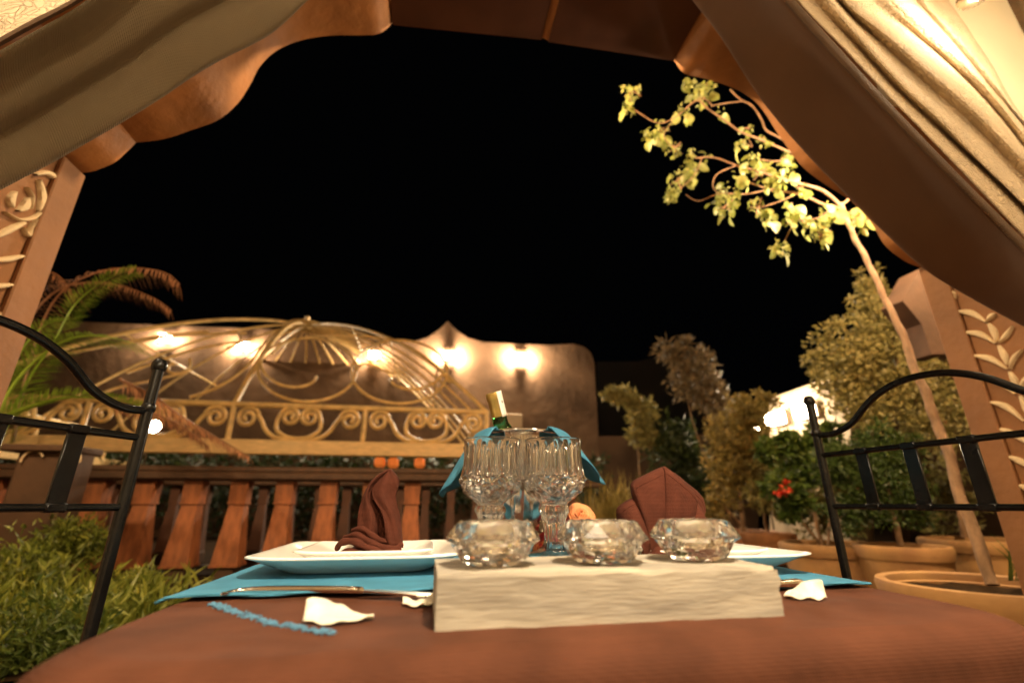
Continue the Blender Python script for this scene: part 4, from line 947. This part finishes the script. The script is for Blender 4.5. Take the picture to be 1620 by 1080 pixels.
# goblets
def goblet():
    prof = crv([(.0001, .0), (.034, .0), (.0358, .0015), (.033, .0045), (.024, .0075), (.0160, .0135), (.0128, .022), (.0125, .034), (.0138, .05), (.0172, .062), (.0195, .067), (.0205, .0715), (.0185, .0755), (.0195, .080), (.0270, .086), (.0375, .094), (.0440, .103), (.0472, .1125), (.0468, .120), (.0445, .130), (.0430, .142), (.0425, .156), (.0432, .167), (.0442, .1722), (.0438, .1732), (.0425, .1725)], 5) \
        + crv([(.0418, .170), (.0408, .156), (.0412, .140), (.0425, .126), (.0438, .115), (.0410, .105), (.034, .097), (.022, .0905), (.010, .0885), (.0001, .088)], 3)
    nout = 25 * 5
    def rad(r, z, q, i):
        if i > nout: return r
        if .117 < z < .169:
            k = min(1, (z - .117) / .006, (.169 - z) / .01); return r * (1 - .075 * k * (1 - abs(math.cos(9 * q)) ** .8))
        if .080 < z <= .117:
            a = abs(((q * 12 / PI + (z - .08) / .0085) % 2) - 1); b = abs(((q * 12 / PI - (z - .08) / .0085) % 2) - 1)
            return r * (1 - .085 * (1 - min(a, b) * 1.7) * min(1, (z - .08) / .006))
        if .012 < z < .077:
            s_ = 1 + .06 * math.cos(8 * q)
            if z > .058: s_ += .05 * abs(math.sin((z - .058) / .0065 * PI)) * abs(math.cos(4 * q))
            return r * s_
        if z <= .012 and r > .012: return r * (1 + .02 * math.cos(16 * q))
        return r
    P2 = []
    for i, (r, z) in enumerate(prof):
        P2.append((r, z))
    return MB().lathe(P2, (0, 0, 0), 192, rad=rad)
gm = goblet().mesh('goblet', M['glass'], True, auto=28)
for i, (x, Y) in enumerate([(777, .735), (878, .737), (771, .838), (872, .84)]):
    c = Py(x, 800, Y); o = bpy.data.objects.new('goblet', gm); C.objects.link(o); o.location = (c.x, c.y, T + .0012); o.rotation_euler.z = .3 * i
    tag(o, ['cut crystal goblet at front left, before the bottle', 'cut crystal goblet at front right, beside the roses', 'cut crystal goblet behind the front left one', 'cut crystal goblet behind the front right one'][i], 'goblet', 'cut crystal goblets')

# ice bucket, towel, bottle
bc = Py(826, 800, .965); bc.z = T + .001
BH = Py(826, 690, .965).z - T; RB = .088
bk = empty('ice_bucket', bc, 'polished silver ice bucket standing behind the goblets', 'ice bucket')
MB().lathe([(.001, .004), (.050, 0), (.056, .003), (.052, .012), (.040, .02), (.040, .028), (.058, .034), (.066, .06), (.074, .11), (.082, BH - .01), (.085, BH), (.081, BH), (.078, BH - .02), (.064, .06), (.05, .04), (.001, .038)], bc, 64, rad=lambda r, z, q, i: r * (1 + .012 * math.cos(24 * q) * (.04 < z < BH - .03))).build('body', M['silver'], bk)
MB().tube([bc + Z * BH + Vector((math.cos(q), math.sin(q), 0)) * .086 for q in [i * 2 * PI / 48 for i in range(49)]], .0035, 8, False).build('rim', M['silver'], bk)
for sg in (-1, 1):
    c = bc + Z * (BH - .045) + Vector((sg * .083, 0, 0))
    MB().tube([c + Vector((sg * .016 * math.sin(q), 0, .022 * math.cos(q))) for q in [i * PI / 12 for i in range(13)]], .003, 8).build('handle', M['silver'], bk)
# towel: a square cloth laid round the rim, its corners hanging out
def towel(a, b):
    q = math.radians(-58) + math.radians(296) * a
    cx_, sx_ = math.cos(q), math.sin(q); e_ = max(0, 1 - min(a, 1 - a) / .10)
    drop = (.05 + .075 * abs(cx_) ** 3) * (1 if cx_ < 0 else .80) * (1 - .45 * e_)
    if b < .12: r = .080 + .012 * b / .12; z = BH + .005 * (b / .12) - .010 * (1 - b / .12)
    else:
        t = (b - .12) / .88; r = .092 + .054 * t * abs(cx_) ** 1.5 + .010 * t + .006 * t * math.sin(q * 11 + 1) + .005 * math.sin(min(1, t * 4) * PI / 2)
        z = BH + .005 - drop * t
    z += .002 * math.sin(5 * q) + .012 * max(0, sx_) * max(0, 1 - b * 3)
    return bc + Vector((cx_ * r, sx_ * r, z))
tw = tag(MB().grid(towel, 140, 26).build('towel', M['blue'], None, thick=.002), 'blue cloth draped around the rim of the ice bucket', 'towel')
top_ = Py(780, 621, .90); low_ = Py(797, 690, .925); ax = (top_ - low_).normalized(); base = top_ - ax * .285
bt = empty('wine_bottle', base, 'green wine bottle with gold foil neck leaning in the ice bucket', 'bottle')
MB().lathe([(.0001, .002), (.034, 0), (.0365, .004), (.0365, .16), (.034, .18), (.022, .205), (.0155, .222), (.0142, .24), (.0138, .262)], base, 40, axis=ax).build('glass_body', M['green'], bt)
MB().lathe([(.0144, .238), (.0144, .27), (.0156, .272), (.0158, .281), (.0150, .285), (.0001, .285)], base, 40, axis=ax).build('capsule', M['foil'], bt)
Mx = Vector((0, 0, 1)).rotation_difference(ax).to_matrix()
def strip(a, b):
    q = -1.15 + a * 1.05; r = .0162; return base + Mx @ Vector((math.cos(q) * r, math.sin(q) * r, .236 + .050 * b))
sl = MB().grid(strip, 12, 10).build('seal_strip', M['paper'], bt, thick=.0006)
def strip2(a, b): q = -.72 + a * .14; return base + Mx @ Vector((math.cos(q) * .0168, math.sin(q) * .0168, .262 + .005 * b))
MB().grid(strip2, 4, 4).build('printed_mark', M['iron'], sl)

# roses in a low glass bowl
ro = empty('rose_posy', Py(915, 850, .90), 'small bunch of peach and red roses behind the right goblet', 'roses')
def rose(c, r, m, axis, parent, name='rose', st=None):
    mb = MB(); Mr = Vector((0, 0, 1)).rotation_difference(Vector(axis).normalized()).to_matrix()
    for layer in range(5):
        n = 3 + layer; rr = r * (.25 + .19 * layer)
        for k in range(n):
            q0 = 2 * PI * k / n + layer * .9
            def f(a, b):
                q = q0 + (a - .5) * 2 * PI / n * 1.35; h = r * (.95 - .1 * layer) * b
                bulge = rr * (.45 + .75 * math.sin(b * 1.9)) + (.32 * r * b ** 5 * (layer > 0)) + .10 * r * (a - .5); z = h - .12 * r * (2 * a - 1) ** 2 * b + r * -.3
                return c + Mr @ Vector((math.cos(q) * bulge, math.sin(q) * bulge, z))
            mb.grid(f, 8, 6)
    mb.build(name, m, parent, thick=.0006)
    s0 = c - Mr @ Vector((0, 0, r * .3))
    MB().tube([s0, s0.lerp(Vector((ro.location.x, ro.location.y, T + .03)), .6), Vector((ro.location.x, ro.location.y, T + .012))], .0015, 6).build('stem', M['lf_green'], parent)
rose(Py(919, 816, .88), .017, M['rosep'], (.2, -.7, .6), ro); rose(Py(929, 829, .875), .014, M['rosep'], (.5, -.7, .3), ro); rose(Py(908, 836, .885), .019, M['roser'], (-.2, -.8, .4), ro); rose(Py(868, 862, .90), .016, M['roser'], (-.3, -.8, .3), ro); rose(Py(858, 868, .90), .012, M['rosep'], (-.5, -.7, .3), ro)
vb = Vector((ro.location.x, ro.location.y, T + .002))
MB().lathe([(.0001, 0), (.022, 0), (.026, .004), (.030, .02), (.029, .034), (.027, .034), (.028, .02), (.022, .006), (.0001, .005)], vb, 32).build('bowl', M['glass'], ro)

# ------------------------------------------------------------------ napkins
nz = T + .0165
def nap(px, py): return Py(px, py, .665)
nl = empty('napkin', Py(585, 883, .645), 'brown napkin folded upright like a hooded flame on the left plate', 'napkin', 'brown napkins')
def edge(pts, n=24): return resample([Vector((*p, 0)) if len(p) == 2 else Vector(p) for p in crv([(*p, 0.0) if len(p) == 2 else p for p in pts], 8)], n)
def flap(name, ea, eb, bul, n=24, m_=14, hemside=None):
    A = edge(ea, n + 1); Bb = edge(eb, n + 1)
    def f(a, b):
        i = min(int(a * n), n); p = A[i].lerp(Bb[i], b)
        y = .655 + p.z - bul * math.sin(b * PI) - .002 * math.sin(b * 9 + a * 7)
        return Py(p.x, p.y, y)
    MB().grid(f, n, m_).build(name, M['napkin'], nl, thick=.0020)
    for hs in (hemside or ()): MB().tube([f(i / n, hs) for i in range(n + 1)], .0015, 6).build('hem', M['napkin'], nl)
flap('left_flap', [(565, 866), (566, 841), (568, 807), (583, 768), (600, 750), (614, 743)], [(589, 862), (598, 836), (598, 811), (584, 787), (589, 767), (613, 744)], .008, hemside=(1,))
flap('right_flap', [(612, 862, -.012), (611, 838, -.014), (606, 811, -.014), (592, 787, -.012), (594, 768, -.008), (616, 742, 0)], [(637, 866, .004), (633, 822, .004), (626, 787, .004), (631, 760, .002), (618, 742, 0)], .010, hemside=(0,))
flap('back_panel', [(570, 866, .02), (572, 820, .02), (580, 785, .02), (596, 758, .01), (612, 745, .004)], [(634, 866, .02), (630, 820, .02), (622, 785, .02), (626, 762, .01), (618, 745, .004)], -.006)
flap('inner_fold', [(585, 866, .008), (590, 836, .008), (592, 806, .008), (588, 790, .008)], [(612, 866, .006), (612, 836, .006), (603, 808, .006), (594, 790, .006)], .004, hemside=(1,))
# crumpled rolled folds round the foot
for k, (pts, r0) in enumerate([([(533, 868, .66), (540, 858, .645), (560, 856, .635), (585, 868, .628), (610, 874, .63), (634, 868, .64)], .0048),
                     ([(535, 878, .655), (550, 872, .635), (580, 878, .62), (610, 882, .625), (635, 878, .64)], .0045), ([(545, 850, .66), (565, 846, .648), (590, 860, .635), (620, 868, .64), (636, 860, .65)], .0045),
                     ([(558, 838, .66), (575, 836, .65), (597, 852, .642), (622, 858, .645)], .004), ([(540, 884, .655), (570, 884, .628), (605, 886, .622), (632, 884, .64)], .0042), ([(556, 846, .665), (600, 838, .66), (630, 846, .66)], .0045)]):
    P_ = [Py(*p) for p in crv(pts, 7)]
    MB().tube(P_, [r0 * (.55 + .45 * math.sin(PI * (i + 2) / (len(P_) + 3))) * (1 + .12 * math.sin(i * .9 + k)) for i in range(len(P_))], 12).build('fold', M['napkin'], nl)
MB().lathe([(.0001, 0), (.030, 0), (.033, .004), (.031, .010), (.020, .016), (.0001, .018)], Py(585, 884, .66) * 1.0, 30, rad=lambda r, z, q, i: r * (1 + .07 * math.sin(5 * q) + .04 * math.sin(11 * q))).build('base', M['napkin'], nl)
nr = empty('napkin', Py(1048, 880, .60), 'brown napkin folded as a broad pleated fan on the right plate', 'napkin', 'brown napkins')
def fan(name, outl, root, Y0, amp, n=60, mside=16, dy=.0, hem=True, roll=.006):
    o_ = crv([(x, y, d) for x, y, d in outl], 10)
    def f(a, b):
        i = min(a * (len(o_) - 1), len(o_) - 1.001); k = int(i); t = i - k
        p = Vector(o_[k]).lerp(Vector(o_[k + 1]), t)
        top = Py(p.x, p.y, Y0 + p.z); bot = Py(root[0] + (a - .5) * root[2], root[1], Y0)
        q = bot.lerp(top, b); bul = math.sin(b * PI) * amp
        q += Vector((0, -1, 0)) * bul
        if b > .93: q += Vector((0, 1, 0)) * roll * ((b - .93) / .07) ** 2
        q.y += .0006 * noise.noise(q * 160)
        return q
    MB().grid(f, n, mside * 2).build(name, M['napkin'], nr, thick=.0024)
    if hem: MB().tube([f(i / n, .915) + Vector((0, -.0012, 0)) for i in range(n + 1)], .0008, 6).build('stitched_hem', M['napkin'], nr)
fan('back_pleat', [(1040, 770, .03), (1060, 745, .03), (1090, 765, .03), (1112, 785, .035), (1117, 805, .03), (1108, 815, .02)], (1060, 872, 40), .62, .008, 40, 12)
fan('pleat', [(979, 822, .012), (978, 806, .006), (988, 796, .0), (1004, 788, .002), (1014, 792, .012)], (1034, 878, 22), .605, .013, 30, 14)
fan('pleat', [(1006, 800, .014), (1001, 775, .004), (1003, 762, .0), (1025, 750, -.003), (1048, 739, .0), (1053, 742, .010)], (1042, 880, 20), .60, .012, 40, 14)
fan('pleat', [(1050, 742, .006), (1054, 738, .0), (1072, 752, -.008), (1092, 770, -.004), (1103, 786, .004), (1100, 800, .014)], (1058, 880, 26), .597, .013, 40, 14)
fan('pleat', [(1098, 792, .008), (1108, 800, .0), (1120, 822, -.004), (1131, 846, .0), (1128, 862, .012)], (1076, 882, 40), .60, .010, 30, 14, hem=False)
MB().lathe([(.0001, 0), (.022, 0), (.026, .006), (.020, .016), (.0001, .022)], Py(1052, 886, .61), 24, rad=lambda r, z, q, i: r * (1 + .08 * math.sin(5 * q))).build('base', M['napkin'], nr)

# ------------------------------------------------------------------ iron chairs (local x runs along the back, origin under the far stile)
def chair_parts(root, W_=.40, slats=4):
    X = Vector((1, 0, 0)); Yb = Vector((0, 1, 0))
    def P(x, z, y=0): return Vector((x, y, z))
    def T_(mb, nm, m=M['iron']): return mb.build(nm, m, root)
    for x in (0, W_):
        T_(MB().tube([P(x, 0), P(x, .5), P(x, 1.015)], .0074, 12), 'stile')
        T_(MB().lathe([(.001, 1.012), (.0085, 1.014), (.0100, 1.018), (.0098, 1.024), (.007, 1.030), (.001, 1.032)], P(x, 0), 20), 'finial')
        T_(MB().lathe([(.0074, .953), (.0090, .955), (.0090, .962), (.0074, .965)], P(x, 0), 16), 'collar')
        T_(MB().tube([P(x, 0, .40), P(x, .45, .40)], .009, 10), 'leg')
    c = crv([(0, .955), (.035, .953), (.075, .966), (.115, .996), (.155, 1.014), (W_ / 2, 1.020), (W_ - .155, 1.014), (W_ - .115, .996), (W_ - .075, .966), (W_ - .035, .953), (W_, .955)], 6)
    T_(MB().tube([P(x, z) for x, z in c], .0054, 12), 'top_rail')
    for z in (.917, .826): T_(MB().tube([P(0, z), P(W_, z)], .0048, 10), 'cross_bar')
    for k in range(slats):
        x = W_ * (k + 1) / (slats + 1)
        T_(MB().frame_box(P(x, .8715), X * .0105, Yb * .0022, Z * .041, .001), 'slat')
        for z in (.917, .826): T_(MB().frame_box(P(x, z), X * .012, Yb * .0052, Z * .0055, .002), 'weld_joint')
    T_(MB().frame_box(P(W_ / 2, .45, .2), X * (W_ / 2), Yb * .21, Z * .012, .008), 'seat_frame')
    T_(MB().frame_box(P(W_ / 2, .485, .2), X * (W_ / 2 - .01), Yb * .20, Z * .022, .018), 'cushion', M['cloth'])
def place_chair(root, far, near, flip):
    d = (near - far); root.location = Vector((far.x, far.y, 0)); root.rotation_euler.z = math.atan2(d.y, d.x)
ch1 = empty('iron_chair', (0, 0, 0), 'black wrought iron chair with curved top rail at the left of the table', 'chair', 'black wrought iron chairs')
chair_parts(ch1)
fL = Py(236, 640, .655); nL = B(-.458, .589, 0)
d = (Vector((nL.x, nL.y, 0)) - Vector((fL.x, fL.y, 0))).normalized()
ch2 = copy_tree(ch1)
tag(ch2, 'black wrought iron chair with curved top rail at the right of the table', 'chair')
for c in ch2.children:      # mirrored copy: the seat points the other way
    if c.name.startswith(('seat_frame', 'cushion', 'leg')):
        me = c.data.copy(); c.data = me
        for vtx in me.vertices: vtx.co.y = -vtx.co.y
        me.flip_normals()
place_chair(ch1, fL, fL + d, 0)
fR = Py(1290, 680, .903); nR = Py(1620, 685, .61)
place_chair(ch2, fR, nR, 1)

# ------------------------------------------------------------------ garden lights (tree lamp inferred from its lit leaves, the others added unseen)
def fitting(p, label, power, col=WARM, r=.05):
    e = empty('garden_lamp', p, label, 'lamp', 'garden lamps on the pavilion')
    MB().lathe([(.02, -.03), (.05, -.02), (.05, .03), (.03, .06), (.001, .065)], p, 16).build('housing', M['lampmetal'], e)
    MB().lathe([(.001, -.045), (.03, -.04), (.035, -.03), (.02, -.028)], p, 16).build('lens', M['bulb'], e)
    lamp(p - Z * .08, power, col, r, e); return e
fitting(B(1.82, 1.40, 2.42), 'small lamp on the outer face of the arch beside the lit tree', 42, SOFT, .03)
fitting(B(-2.3, 1.5, 2.7), 'added unseen lamp at the outer left end of the pavilion', 130, WARM)
fitting(B(2.6, 1.45, 2.6), 'added unseen lamp at the outer right end of the pavilion', 150, WARM)
fitting(B(.3, 1.42, 3.1), 'added unseen lamp over the crown of the arch outside', 150, WARM)
